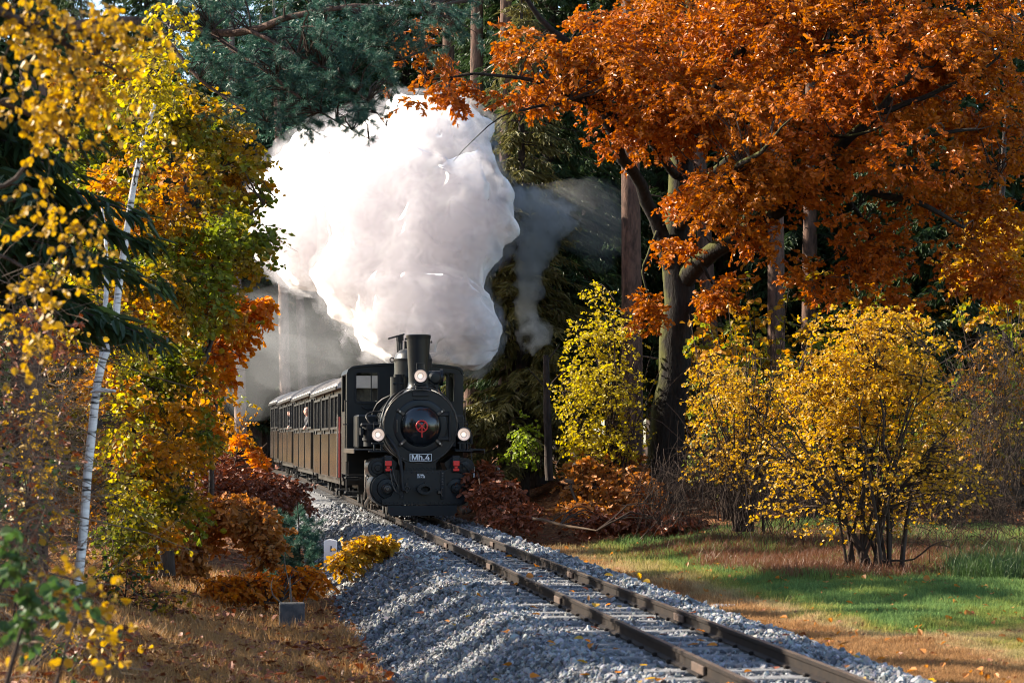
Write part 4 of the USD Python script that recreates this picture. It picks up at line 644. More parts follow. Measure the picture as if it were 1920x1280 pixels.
# spruces
def spruce(T, h, r0, seed, z0=.6, dens=1.0, needle=SPR, dead=0):
    rng = np.random.default_rng(seed); part(T, 'trunk', tubes(np.array([[[0, 0, -.3], [.02, .03, h * .3], [0, .04, h * .6], [0, 0, h]]]), np.array([[.022 * h * .5 + .06, .016 * h * .5 + .05, .009 * h * .5 + .03, .01]]), 10), SPRB, smooth=True)
    P, D, Nn, S, BR = [], [], [], [], []
    z = z0
    while z < h * .97:
        k = rng.integers(5, 8)
        for a in rng.uniform(0, 2 * np.pi) + np.arange(k) * 2 * np.pi / k + rng.normal(0, .25, k):
            L = r0 * (1 - z / h) ** .8 * rng.uniform(.7, 1.15) + .12
            if z < h * .12: L *= .8
            t = np.linspace(0, 1, 7); dr = np.array([math.cos(a), math.sin(a)]); zz = z + L * (.10 * t - .55 * t ** 2 + .22 * t ** 3) + rng.normal(0, .03)
            B = np.stack([dr[0] * L * t, dr[1] * L * t, zz], 1); BR.append(B)
            m = max(4, int(L * 9 * dens)); tt = rng.uniform(.18, 1, m); pt = np.stack([np.interp(tt, t, B[:, i]) for i in range(3)], 1)
            for q in range(5):
                sd_ = rng.choice([-1, 1], m)[:, None] * np.array([-dr[1], dr[0], 0]); dd = nrm(np.array([dr[0], dr[1], 0]) * rng.uniform(.2, .9, (m, 1)) + sd_ * rng.uniform(.2, 1, (m, 1)) + np.stack([0 * tt, 0 * tt, -rng.uniform(.1, .9, m)], 1))
                P.append(pt + rng.normal(0, .04, pt.shape)); D.append(dd); Nn.append(nrm(rng.normal(0, .5, (m, 3)) + [0, 0, 1])); S.append((.16 + .22 * (1 - tt)) * min(1, .45 + L * .32) * rng.uniform(.7, 1.3, m) * 1.35)
        z += rng.uniform(.28, .42) / dens ** .3
    V, f = leaves(np.vstack(P), np.vstack(D), np.vstack(Nn), np.concatenate(S), 'bough'); part(T, 'crown', merged(V, f), needle)
    part(T, 'branches', tubes(np.array(BR), np.linspace(.022, .005, 7)[None].repeat(len(BR), 0), 4), SPRB, kind='stuff')
    if dead:
        n = dead; zz = rng.uniform(.3, z0 + .6, n); a = rng.uniform(0, 2 * np.pi, n); L = r0 * rng.uniform(.4, 1, n); t = np.linspace(0, 1, 6)
        B = np.stack([np.cos(a)[:, None] * L[:, None] * t, np.sin(a)[:, None] * L[:, None] * t, zz[:, None] - .25 * L[:, None] * t ** 1.5], -1) + rng.normal(0, .03, (n, 6, 3)); part(T, 'dead_branches', tubes(B, np.linspace(.014, .003, 6)[None].repeat(n, 0), 4), DEADT, kind='stuff')
def ground_at(x, y, z=-.1): return (x, y, float(terrain(x, y)) + z)
S1 = thing('spruce_tree', 'dark spruce close at the upper left, out of focus behind the hanging yellow leaves', 'tree', ground_at(-5.3, 21.5)); spruce(S1, 8.6, 2.9, 41, z0=3.5, dens=1.5, dead=70)
S2 = thing('spruce_tree', 'tall spruce with sunlit green boughs right above the steam', 'tree', ground_at(-.55, 64)); spruce(S2, 24, 3.4, 42, z0=2.0)
S3 = thing('spruce_tree', 'spruce with boughs coloured sunlit gold beside the cab, right of the steam', 'tree', ground_at(.25, 58.5)); spruce(S3, 15, 2.4, 43, z0=1.2, needle=SPRG, dens=1.2)
def where(px, Y): return (px - 960) / F * Y
k = 0
ORD = 'first second third fourth fifth sixth seventh eighth ninth tenth eleventh twelfth thirteenth fourteenth fifteenth sixteenth seventeenth eighteenth nineteenth twentieth'.split()
def forest(src, lst, label, group, seed, smin=.8, smax=1.2, by=None):
    r = np.random.default_rng(seed); order = sorted(range(len(lst)), key=lambda i: lst[i][0] / lst[i][1])
    for i, (x, y) in enumerate(lst): copy(src, label if not by else f'{ORD[order.index(i)]} {by} counted from the left', 'tree', ground_at(x, y), r.uniform(0, 6.28), r.uniform(smin, smax), group, (r.normal(0, 1.2), r.normal(0, 1.2)))
forest(S2, [(where(1010, 61), 61), (where(1090, 66), 66), (where(960, 72), 72), (where(1050, 76), 76), (where(1150, 72), 72), (where(900, 84), 84)], 'dark spruce in the shade behind the thin smoke wisps, right of the steam', 'dark spruces behind the smoke wisps', 51, by='dark spruce behind the thin smoke wisps')
forest(S2, [(where(p, y), y) for p, y in ((1230, 68), (1300, 75), (1390, 66), (1460, 74), (1530, 64), (1610, 72), (1690, 62), (1770, 70), (1850, 60), (1930, 66), (1340, 88), (1480, 90), (1640, 88), (1800, 86), (1950, 82), (1240, 86))], 'dark spruce of the forest behind the oak', 'dark spruces behind the oak', 52)
forest(S2, [(where(p, y), y) for p, y in ((440, 128), (500, 132), (560, 118), (610, 128), (660, 116), (700, 124), (760, 120), (820, 118), (880, 112), (470, 145), (540, 150), (640, 148), (740, 146), (830, 140), (380, 112), (600, 140), (690, 142), (790, 136), (420, 140))], 'distant spruce in the hazy forest behind the carriages', 'hazy spruces behind the carriages', 53, 1.2, 1.5)
forest(S2, [(where(p, y), y) for p, y in ((250, 47), (150, 45), (40, 46), (90, 43), (-60, 50))], 'dark spruce hidden behind the yellow tree on the left', 'dark spruces behind the left yellow tree', 54, .42, .52)
forest(S2, [(where(p, y), y) for p, y in ((20, 116), (80, 120), (140, 114), (200, 122), (260, 118), (110, 134), (230, 138), (320, 136), (-40, 122), (380, 142))], 'tall far spruce in the forest behind the yellow tree on the left', 'tall far spruces on the left', 64, 1.2, 1.45)
# trees of the same forest just outside the picture on the sunny side
forest(S2, [(-8.6, 18), (-7.9, 21.5), (-8.4, 25), (-8.0, 28.2), (-9.3, 31), (-11.5, 20), (-12, 24.5), (-11.5, 29.5)], 'spruce at the sunny edge of the clearing outside the picture', 'spruces outside the left edge', 55, .33, .43)
forest(S2, [(-7.5, 26.6), (-8.2, 30), (-9.0, 33.5), (-9.9, 36.5)], 'low spruce added outside the picture to shade the ballast', 'low spruces outside the left edge', 66, .27, .32)  # unseen low spruces added to keep the sun off the ballast
forest(S2, [(-24, -10), (-19, -16), (-14, -20), (-9, -22), (-4, -24), (1, -25), (6, -24), (11, -22), (16, -19), (21, -14), (25, -7), (-2, -31), (8, -31), (-12, -28)], 'spruce of the forest behind the photographer', 'spruces behind the photographer', 65, .6, .85)
# pines
def pinetree(T, h, r, seed, mat=PINB, stubs=7):
    rng = np.random.default_rng(seed); q = rng.normal(0, .12, 2)
    part(T, 'trunk', tubes(np.array([[[0, 0, -.3], [q[0] * .3, q[1] * .3, h * .25], [q[0], q[1], h * .5], [q[0] * 1.4, q[1], h * .8], [q[0], q[1], h]]]), np.array([[r * 1.15, r, r * .85, r * .6, r * .2]]), 12), mat, smooth=True)
    B = []
    for i in range(stubs):
        z, a, l = rng.uniform(.15, .6) * h, rng.uniform(0, 6.28), rng.uniform(.4, 1.5); t = np.linspace(0, 1, 5); B.append(np.stack([q[0] + math.cos(a) * l * t, q[1] + math.sin(a) * l * t, z + l * (.05 * t - .3 * t * t)], 1))
    part(T, 'dead_branches', tubes(np.array(B), np.linspace(.025, .006, 5)[None].repeat(len(B), 0), 4), DEADT, kind='stuff')
    C = np.array([[q[0], q[1], h * .93]] + [[q[0] + rng.normal(0, 1.4), q[1] + rng.normal(0, 1.4), rng.uniform(.72, .95) * h] for _ in range(6)]); R = np.tile([1.6, 1.6, .9], (7, 1))
    tw, p, d, nn = sprays((C, R), 330, .6, 14, rng, world=True, droop=.1); V, f = leaves(p, d, nn, .34 * rng.uniform(.7, 1.2, len(p)), 'bough'); part(T, 'crown', merged(V, f), PIN)
P1 = thing('pine_tree', 'reddish pine trunk standing directly left of the oak trunk', 'tree', ground_at(where(1186, 56), 56)); pinetree(P1, 22, .25, 61)
P2 = thing('pine_tree', 'second pine trunk, close behind and right of the first, left of the oak', 'tree', ground_at(where(1216, 58.5), 58.5)); pinetree(P2, 23, .24, 62)
copy(P1, 'pine with sunlit bare trunk above the steam plume', 'tree', ground_at(where(835, 78), 78), 1.2, 1.1)
copy(P2, 'reddish pine trunk rising right above the steam edge', 'tree', ground_at(where(905, 74), 74), 2.0, 1.1)
copy(P1, 'shaded pine trunk just right of the locomotive cab', 'tree', ground_at(where(885, 62), 62), 2.6, .95)
copy(P2, 'dark trunk beside the dry snag right of the cab', 'tree', ground_at(where(950, 60), 60), .6, .9)
forest(P2, [(where(p, y), y) for p, y in ((1345, 60), (1378, 66), (1455, 58), (1510, 62), (1545, 70), (1600, 66), (1700, 72), (1420, 78), (1580, 82))], 'pine trunk in the forest behind the yellow hazel bushes', 'pine trunks behind the hazels', 56, .85, 1.15, by='pine trunk in the forest behind the yellow hazel bushes')
PH = thing('pine_tree', 'tall pale pine leaning left above the rear carriages, nearest the bend', 'tree', ground_at(where(508, 104), 104)); pinetree(PH, 24, .27, 63, PINH)
forest(PH, [(where(p, y), y) for p, y in ((540, 108), (572, 112), (560, 118), (598, 116), (608, 122), (455, 108), (480, 118), (640, 124), (527, 126), (430, 112))], 'pale pine trunk in the hazy forest behind the carriages', 'hazy pine trunks behind the carriages', 57, .85, 1.1, by='pale pine trunk in the haze behind the carriages')
SN = thing('dead_snag', 'thin dead trunk with a light left edge right of the spruce with golden boughs', 'tree trunk'); skeleton(SN, ('trunk', 'branch'), [[(1030, 900, 54, .10), (1026, 760, 54, .09), (1024, 665, 54, .07)], [(1026, 730, 54, .02), (990, 690, 53.5, .01)], [(1024, 680, 54, .02), (1050, 645, 54, .01)]], SPRB, k=8, wob=.03)

# blue-green pine branches hanging in from the upper left
PB = thing('pine_tree', 'blue-green pine whose needled branches hang over the steam at the top', 'tree')
pb_l = [[(60, 1150, 30, .22), (50, 600, 30, .2), (60, 100, 30, .18), (70, -400, 30, .14)], [(60, 60, 30, .09), (250, 40, 29.5, .07), (400, 62, 29, .055), (470, 58, 28.5, .05), (560, 30, 28, .04), (650, 12, 28, .03), (800, 30, 28, .012)], [(400, 62, 29, .04), (450, 100, 28.5, .03), (520, 150, 28, .022), (600, 210, 28, .012), (690, 260, 28, .005)], [(470, 58, 28.5, .03), (560, 110, 28, .02), (640, 150, 28, .012), (725, 235, 28, .006)], [(300, 45, 29.3, .04), (360, 130, 29, .025), (430, 190, 28.8, .016), (500, 230, 28.5, .006)], [(650, 12, 28, .02), (720, 60, 28, .014), (760, 120, 28, .006)]]
sk7 = skeleton(PB, ('trunk', 'limb'), pb_l, PINB, wob=.08)
rng = np.random.default_rng(71)
tw, p, d, nn = sprays([(600, 60, 28, 130, 66, 1.5), (520, 130, 28, 110, 56, 1.2), (650, 165, 28, 90, 50, 1), (560, 215, 28, 80, 44, .9), (675, 225, 28, 46, 40, .7), (740, 40, 28, 130, 56, 1.4), (850, 50, 29, 70, 60, 1), (450, 190, 28.6, 80, 46, 1), (720, 130, 28, 50, 70, .8), (400, 120, 28.8, 70, 60, 1), (380, 20, 29, 120, 46, 1.2), (700, 285, 28, 40, 20, .4), (600, 262, 28, 60, 14, .4)], 420, .34, 6, rng, droop=.25, gate=.33, gs=1.3)
part(PB, 'branches', links(sk7, tw, 420, .02, rng), TWIG, kind='stuff'); part(PB, 'twigs', tubes(tw, np.array([1, .8, .6, .4]) * .005, 3), TWIG, kind='stuff')
def tuft(seed, n=34):
    r = np.random.default_rng(seed); dd = nrm(r.normal(size=(n, 3)) * [.7, .7, .7] + [1.0, 0, 0]); V, f = leaves(np.stack([r.uniform(-.4, .3, n), 0 * dd[:, 1], 0 * dd[:, 1]], 1), dd, nrm(r.normal(size=(n, 3))), r.uniform(.8, 1.15, n), 'needle'); return trimesh.Trimesh(*merged(V, f), process=False)
def dirq(d, rng):
    x = np.array([1.0, 0, 0]); d = nrm(d); q = np.concatenate([1 + (d @ x)[:, None], np.cross(np.broadcast_to(x, d.shape), d)], 1); return nrm(q)
instancer(PB, 'needle_tufts', [tuft(s) for s in range(4)], PIN, p, dirq(d, rng), np.repeat(rng.uniform(.055, .085, (len(p), 1)), 3, 1), rng.integers(0, 4, len(p)))
SP2 = thing('pine_sapling', 'small blue-green pine sapling left of the ballast, behind the white marker stone', 'sapling')
sk8 = skeleton(SP2, ('stem', 'branch'), [[(560, 1110, 38.5, .02), (560, 1020, 38.5, .015), (556, 945, 38.5, .006)], [(545, 1090, 38.2, .018), (600, 1040, 38, .008)], [(540, 1090, 38.4, .015), (505, 1010, 38.4, .006)]], TWIG, k=6, sides=5)
tw, p, d, nn = sprays([(560, 1000, 38.5, 50, 50, .6), (590, 1040, 38, 40, 36, .4), (520, 1030, 38.4, 40, 50, .5), (540, 1085, 38.2, 60, 30, .5)], 190, .25, 6, rng, droop=-.15)
part(SP2, 'twigs', tubes(tw, np.array([1, .8, .6, .4]) * .004, 3), TWIG, kind='stuff'); instancer(SP2, 'needle_tufts', [tuft(s + 9) for s in range(3)], PIN, p, dirq(d, rng), np.full((len(p), 3), .085), rng.integers(0, 3, len(p)))

# ------------------------------------------------------------------ right: hazels, shrubs
def multistem(px, py, Y, n, hpx, spread, r, seed, T, bare=0):
    rg = np.random.default_rng(seed); b = at(px, py, Y); pts, P = [], []
    for i in range(n):
        a = rg.normal(0, 1); h = hpx * Y / F * rg.uniform(.7, 1.05); dx, dy = spread * Y / F * a * .62, rg.normal(0, .5); t = np.linspace(0, 1, 9); c0 = rg.normal(0, .16 if n > 8 else .3, 2)
        P.append(np.stack([b[0] + c0[0] + dx * t ** 1.25, b[1] + c0[1] * .8 + dy * t, b[2] - .1 + h * t * (1 - .10 * abs(a) * t)], 1) + rg.normal(0, .02, (9, 3)) * t[:, None])
    P = np.array(P); rr = r * rg.uniform(.55, 1.1, (n, 1)) * np.linspace(1, .22, 9)[None]
    for i in range(n): part(T, 'stem', tubes(P[i:i + 1], rr[i:i + 1], 7), TWIG, smooth=True)
    return np.concatenate([P[:, 2:].reshape(-1, 3), np.zeros((n * 7, 1))], 1)
H1 = thing('hazel_bush', 'big hazel bush with many stems and sunlit yellow top on the right meadow edge', 'bush')
s = multistem(1632, 1062, 34, 22, 430, 175, .042, 81, H1)
part(H1, 'low_branch', limb([(1645, 1050, 33.8, .022), (1700, 1052, 33.5, .016), (1760, 1015, 33.3, .010), (1800, 1010, 33.2, .004)], 10, 6, .03)[0], TWIG)
foliage(H1, 'leaf_mass', [(1640, 640, 34, 150, 70, 1.3), (1680, 720, 34, 110, 80, 1.3), (1560, 730, 34, 100, 80, 1.2), (1600, 800, 34, 120, 70, 1.2), (1720, 800, 34, 80, 70, 1), (1660, 600, 34, 60, 30, .9), (1790, 760, 34, 30, 50, .6), (1500, 700, 34, 50, 50, .8)], 1100, .42, 9, 'round', .054, YEL2, 9, s, 300, .016, tr=.004, singles=300, droop=.1, flat=.2, shell=1.7, gate=.42, gs=1.5)
foliage(H1, 'leaf_mass', [(1610, 890, 34, 170, 70, 1.3), (1740, 860, 34, 80, 70, 1), (1790, 900, 33.5, 70, 70, 1), (1480, 860, 34.5, 80, 90, 1), (1600, 960, 34.5, 200, 50, 1.3)], 800, .36, 5, 'round', .05, YEL2, 10, s, 220, .014, tr=.004, droop=.1, flat=.2, gate=.34, gs=1.8)
H2 = thing('hazel_bush', 'thinner yellow hazel bush between the oak trunk and the big hazel', 'bush')
s = multistem(1395, 985, 40, 26, 360, 150, .028, 82, H2)
foliage(H2, 'leaf_mass', [(1390, 720, 40, 110, 90, 1.5), (1360, 800, 40, 80, 90, 1.3), (1450, 800, 40, 80, 100, 1.3), (1400, 880, 40, 120, 60, 1.2), (1345, 720, 41, 50, 60, 1)], 980, .38, 6, 'round', .054, YEL2, 11, s, 300, .014, tr=.0045, droop=.1, flat=.2, gate=.36, gs=1.6)
H3 = thing('hazel_bush', 'yellow-green hazel bush left of the oak trunk, right of the dead snag', 'bush')
s = multistem(1150, 930, 49, 20, 360, 130, .03, 83, H3)
foliage(H3, 'leaf_mass', [(1130, 640, 49, 80, 70, 1.3), (1130, 740, 49, 90, 90, 1.5), (1090, 720, 49, 60, 80, 1.2), (1140, 830, 49, 80, 60, 1.3), (1120, 550, 49, 40, 26, .7), (1090, 830, 49, 50, 50, 1)], 900, .4, 7, 'round', .066, YEL3, 12, s, 220, .014, tr=.005, droop=.1, flat=.2, gate=.36, gs=1.4)
H4 = thing('hazel_bush', 'little lemon yellow bush at the forest edge right of the cab', 'bush')
s = multistem(985, 870, 55, 7, 90, 50, .015, 84, H4)
foliage(H4, 'leaf_mass', [(985, 810, 55, 30, 40, .5), (960, 850, 55, 26, 22, .4), (1000, 840, 55, 20, 30, .4)], 60, .35, 7, 'round', .10, GRN2, 13, s, 20, .01)
Y5 = thing('yellow_tree', 'bright yellow leaved tree behind the oak leaves at the right edge', 'tree')
s = skeleton(Y5, ('trunk', 'limb'), [[(1895, 960, 54, .14), (1890, 700, 54, .12), (1880, 450, 54, .09), (1890, 150, 54, .04)], [(1880, 520, 54, .05), (1830, 440, 54, .03), (1800, 400, 54, .01)]], SPRB)
foliage(Y5, 'leaf_mass', [(1870, 430, 53, 80, 60, 1.3), (1850, 510, 53, 70, 50, 1), (1900, 550, 53, 50, 50, 1), (1890, 480, 53, 60, 70, 1.2), (1800, 490, 53.5, 40, 30, .7), (1850, 590, 53, 50, 20, .8)], 420, .5, 10, 'round', .12, YEL2, 14, s, 60, .02, flat=.25)
thicket('bare_shrub', 'dark bare shrub at the right edge beside the big hazel', [(1850, 800, 37, 110, 200, 1.3), (1760, 940, 36, 80, 90, 1), (1880, 930, 36, 80, 100, 1)], 1300, .8, .006, TWIG, 33, lean=1.2, cat='shrub')
LS = thing('leafy_brush', 'sparse brush with yellow, olive and brown leaves under the spruce at the left edge', 'shrub')
lsb = [(60, 600, 19, 100, 90, .8), (40, 800, 18, 80, 110, .8), (70, 930, 19, 60, 90, .8), (40, 1020, 17, 70, 90, .7), (230, 1080, 29, 60, 60, .6), (150, 1200, 19, 120, 40, .7), (300, 1130, 29, 70, 30, .6)]
sk9 = skeleton(LS, ('stem', 'stem'), [[(60, 1250, 18, .02), (60, 900, 18.5, .012), (70, 600, 19, .005)], [(90, 1180, 21, .02), (80, 960, 21, .012), (90, 800, 21.5, .005)], [(20, 1200, 17, .02), (50, 1000, 17, .01), (30, 800, 17.5, .004)], [(230, 1150, 29, .015), (240, 1050, 29, .006)]], TWIG, k=8, sides=6)
foliage(LS, 'yellow_leaves', lsb, 170, .35, 5, 'round', .06, NEARY, 15, sk9, 90, .008, tr=.0028, droop=.3, flat=.1)
foliage(LS, 'brown_leaves', lsb, 150, .35, 6, 'oval', .075, BRN, 16, None, tr=.0028, droop=.4, flat=.1)
foliage(LS, 'green_leaves', lsb[2:], 90, .3, 6, 'round', .055, GRNL, 17, None, tr=.0028, droop=.3, flat=.1)
thicket('bare_brush', 'brown leafless brush at the foot of the thinner hazel', [(1330, 900, 40, 120, 80, 1.2), (1470, 930, 38.5, 120, 70, 1), (1240, 930, 42, 60, 60, .8)], 1100, .7, .006, TWIG, 34, lean=2.2, cat='shrub')
U1 = thing('understory_shrub', 'sparse yellow leafed shrub deep in the dark forest behind the hazels', 'shrub', ground_at(where(1330, 58), 58), group='understory shrubs in the forest')
rg = np.random.default_rng(90); C = np.array([[0, 0, 1.6], [.6, .2, 2.3], [-.7, -.2, 2.0], [.2, .3, 3.2]]); R = np.array([[1.2, 1, 1], [.9, .8, .9], [.9, .8, .8], [.8, .8, .9]])
tw, p, d, nn = sprays((C, R), 150, .5, 8, rg, world=True); V, f = leaves(p, d, nn, .1 * rg.uniform(.6, 1.2, len(p)), 'round'); part(U1, 'leaves', merged(V, f), YEL); part(U1, 'stems', tubes(np.stack([np.linspace([rg.normal(0, .15), rg.normal(0, .15), -.2], tw[i, 0], 6) for i in range(60)]), np.linspace(.018, .005, 6)[None].repeat(60, 0), 4), TWIG, kind='stuff')
forest(U1, [(where(p, y), y) for p, y in ((1410, 62), (1500, 56), (1570, 60), (1660, 56), (1740, 60), (1820, 52), (1890, 50), (1460, 70), (1600, 72), (1760, 76), (1380, 46), (1440, 49), (1530, 45), (1700, 46), (1780, 44), (1860, 45), (1920, 48), (1600, 50), (1340, 53))], 'sparse yellow leafed shrub deep in the dark forest behind the hazels', 'understory shrubs in the forest', 58, .8, 1.5, by='yellow leafed shrub in the forest behind the hazels')
forest(U1, [(where(p, y), y) for p, y in ((330, 60), (260, 56), (390, 66), (200, 52), (430, 84), (460, 96))], 'sparse shrub in the shade behind the yellow tree on the left', 'understory shrubs on the left', 59, .7, 1.2)

# ------------------------------------------------------------------ grass, bracken, litter
def tuftg(seed, n, h, w, spread):
    r = np.random.default_rng(seed); a = r.uniform(0, 6.28, n); b = r.normal(0, spread, (n, 2)); ln = h * r.uniform(.5, 1.1, n); le = r.uniform(.1, .7, n); ph = r.uniform(0, 6.28, n)
    s = np.stack([np.cos(ph), np.sin(ph), 0 * ph], 1) * w; o = np.stack([b[:, 0], b[:, 1], 0 * a], 1); d1 = np.stack([np.cos(a) * le * .3, np.sin(a) * le * .3, np.ones(n) * .6], 1) * ln[:, None]; d2 = np.stack([np.cos(a) * le, np.sin(a) * le, 1 - .35 * le], 1) * ln[:, None]
    V = np.stack([o - s, o + s, o + d1 - s * .7, o + d1 + s * .7, o + d2], 1); f = np.array([[0, 1, 3], [0, 3, 2], [2, 3, 4]]); return trimesh.Trimesh(*merged(V, f), process=False)
def scatter(n, fn, seed):
    """fn(rng, n) -> x, y, keep."""
    r = np.random.default_rng(seed); x, y, k = fn(r, n); x, y = x[k], y[k]; return np.stack([x, y, terrain(x, y) - .01], 1), r
def near(r, n, a, b): return a / (1 - r.random(n) * (1 - a / b))
def fgr(r, n):
    y = near(r, n, 14, 44); x = cx(y) + 1.55 + r.random(n) * np.maximum(.05, y * .245 - cx(y) - 1.55); u = lat(x, y); return x, y, (u > 1.6 + .25 * meshkit.noise(np.stack([x, y, 0 * x], 1) * 2, 3)) & (x > cx(y))
PG, r = scatter(62000, fgr, 101); nn = meshkit.noise(PG * 1.3, 4)
instancer('/World', 'meadow_grass', [tuftg(i, 16, .10, .0028, .05) for i in range(5)], GRASS, PG, quats(len(PG), r, .15), (r.uniform(.6, 1.3, (len(PG), 1)) * (.5 + 1.0 * nn[:, None])) * np.clip(PG[:, 1:2] / 26, .8, 1.5) * np.ones(3), r.integers(0, 5, len(PG)), label='short meadow grass, partly dry, on the right of the track', cat='grass')
def fgl(r, n):
    y = near(r, n, 12, 42); x = -y * .24 + r.random(n) * np.maximum(.05, cx(y) - 1.7 + y * .24); u = lat(x, y); return x, y, (u < -2.35 - .3 * meshkit.noise(np.stack([x, y, 0 * x], 1) * 2, 3)) & (u > -7.5)
PL, r = scatter(20000, fgl, 102)
instancer('/World', 'dry_grass', [tuftg(20 + i, 14, .22, .003, .07) for i in range(5)], STRAW, PL, quats(len(PL), r, .25), (r.uniform(.4, 1.2, (len(PL), 1)) * (.4 + 1.1 * meshkit.noise(PL * .9, 9)[:, None])) * np.ones(3), r.integers(0, 5, len(PL)), label='long dry straw coloured grass left of the ballast', cat='grass')
def fbr(r, n):
    px = r.uniform(1180, 1960, n); Y = r.uniform(31.5, 42, n); x = where(px, Y); e = 33.4 + 5.5 * sst(-px, -1480, -1250); nz = meshkit.fbm(np.stack([x, Y, 0 * x], 1) * .9, 3, 6); return x, Y, r.random(n) < sst(Y + 4.5 * (nz - .5), e - .8, e + 1.2) * (1 - .75 * sst(px, 1650, 1800)) * (.35 + nz)
PBk, r = scatter(11000, fbr, 103)
instancer('/World', 'dead_bracken', [tuftg(40 + i, 18, .27, .0045, .10) for i in range(5)], BRACK, PBk, quats(len(PBk), r, .25), r.uniform(.4, 1.1, (len(PBk), 1)) * np.ones(3), r.integers(0, 5, len(PBk)), label='reddish brown dead bracken and weeds under the hazel bushes', cat='undergrowth')
def frd(r, n):
    px = r.uniform(1780, 1990, n); Y = r.uniform(32.2, 34.8, n); return where(px, Y), Y, (px > 1700)
PR, r = scatter(420, frd, 104)
instancer('/World', 'reeds', [tuftg(60 + i, 12, .55, .005, .12) for i in range(4)], REED, PR, quats(len(PR), r, .12), r.uniform(.5, 1.1, (len(PR), 1)) * np.ones(3), r.integers(0, 4, len(PR)), label='tall green reedy grass at the right edge under the bare shrub', cat='grass')
def leafshape(kind):
    v, f = tmpl(kind); v = v.copy(); v[:, 2] += .25 * v[:, 1] ** 2 + .1; return trimesh.Trimesh(v - [.5, 0, 0], f, process=False)
def flit(r, n):
    y = near(r, n, 14, 70); x = r.uniform(-y * .24, y * .24); u = lat(x, y); nz = meshkit.noise(np.stack([x, y, 0 * x], 1) * .9, 12)
    zone = np.where(u < -2.3, .42, np.where(u < 1.7, .0, np.where((y > 33) | (u > 9), .8, .2))); return x, y, r.random(n) < zone * (.3 + nz)
PT, r = scatter(60000, flit, 105); PT[:, 2] += np.where(lat(PT[:, 0], PT[:, 1]) < -2.3, r.uniform(.03, .15, len(PT)), .02)
instancer('/World', 'leaf_litter', [leafshape('oak'), leafshape('oval'), leafshape('round')], BRN, PT, quats(len(PT), r, .35), r.uniform(.05, .13, (len(PT), 1)) * np.ones(3), r.integers(0, 3, len(PT)), label='carpet of fallen brown oak leaves on the forest floor', cat='fallen leaves')
def flit2(r, n):
    y = near(r, n, 15, 45); x = r.uniform(-y * .24, y * .24); u = lat(x, y); return x, y, ((u > 1.7) | (u < -2.3)) & (r.random(n) < .25 + .9 * sst(y, 26, 38))
PT, r = scatter(5200, flit2, 107); PT[:, 2] += r.uniform(.03, .10, len(PT))
instancer('/World', 'leaf_litter', [leafshape('oak'), leafshape('oval'), leafshape('round')], ORA2, PT, quats(len(PT), r, .5), r.uniform(.05, .11, (len(PT), 1)) * np.ones(3), r.integers(0, 3, len(PT)), label='scattered fallen orange leaves caught in the meadow grass', cat='fallen leaves')
r = np.random.default_rng(106); LV, f = [], None
for i in range(170):
    y = float(near(r, 1, 15.5, 40)[0]); u = float(r.choice([r.uniform(-2.6, -.5), r.uniform(-.35, .35), r.uniform(.5, 1.6)], p=[.55, .25, .2])); s_ = r.uniform(.06, .12)
    p = tp(u, y, float(bedz(np.array(u), np.array(y))) + .075); V, f = leaves(p[None], r.normal(size=(1, 3)) * [1, 1, .15], np.array([[0, 0, 1.0]]) + r.normal(0, .25, (1, 3)), s_, r.choice(['oak', 'oval', 'round']))
    m = [ORA2, YEL2, ORA3, BRN][int(r.integers(0, 4))]
    if m == BRN: lb, g = 'fallen brown leaf lying on the grey ballast', 'brown leaves on the ballast'
    elif m == YEL2: lb, g = 'fallen yellow leaf lying on the grey ballast', 'yellow leaves on the ballast'
    else: lb, g = 'fallen orange leaf lying on the grey ballast', 'orange leaves on the ballast'
    single('fallen_leaf', (V[0], f), m, lb, 'leaf', group=g)

# ------------------------------------------------------------------ small things by the track
bl = box(-.17, .17, -.13, .13, -.25, .30, .012); b0 = at(547, 1192, 30.2); b0[2] = float(terrain(b0[0], b0[1])) + .08; bl.apply_transform(trimesh.transformations.rotation_matrix(.12, [0, 0, 1])); bl.apply_translation(b0); single('concrete_block', bl, CONC, 'dark square concrete block in the dry grass left of the ballast', 'concrete block')
SA = thing('bare_sapling', 'leafless pale sapling standing behind the dark concrete block', 'sapling')
skeleton(SA, ('stem', 'branch'), [[(548, 1165, 31.2, .02), (546, 1120, 31.2, .018), (543, 1080, 31.2, .014), (550, 1066, 31.2, .008), (560, 1072, 31.2, .004)], [(546, 1135, 31.2, .012), (520, 1125, 31.2, .01), (508, 1105, 31.2, .008), (512, 1082, 31.2, .004)], [(543, 1095, 31.2, .009), (535, 1060, 31.2, .006), (533, 1035, 31.2, .003)], [(565, 1135, 31.3, .008), (580, 1105, 31.3, .005), (592, 1088, 31.3, .003)]], TWIGL, k=8, sides=6, wob=.03)
MS = thing('marker_stone', 'small white rounded marker stone bearing a black 1 at the ballast edge', 'marker stone', at(619, 1032, 38))
mp = sg.Polygon([(-.10, -.25), (.11, -.25), (.11, .165), (.06, .185), (0, .19), (-.06, .185), (-.10, .17)]); part(MS, 'stone', slab(mp, -.08, .08), CONCLW if False else WHT); part(MS, 'numeral', slab(sg.box(.012, -.01, .034, .085), -.084, -.0805), BLKM)
SL = box(-.22, .22, -.2, .2, -.12, .02, .01); SL.apply_transform(trimesh.transformations.rotation_matrix(-.1, [0, 0, 1])); SL.apply_translation(at(1364, 1136, 28.6) + [0, 0, .0]); single('concrete_slab', SL, CONCL, 'flat pale concrete slab at the right edge of the ballast', 'concrete slab')
mk = cyl((0, 0, -.2), (0, 0, .28), .035, 12); mk.apply_translation(at(935, 894, 55)); single('marker_post', mk, CONCL, 'short white marker post on the bank right of the locomotive', 'marker post')

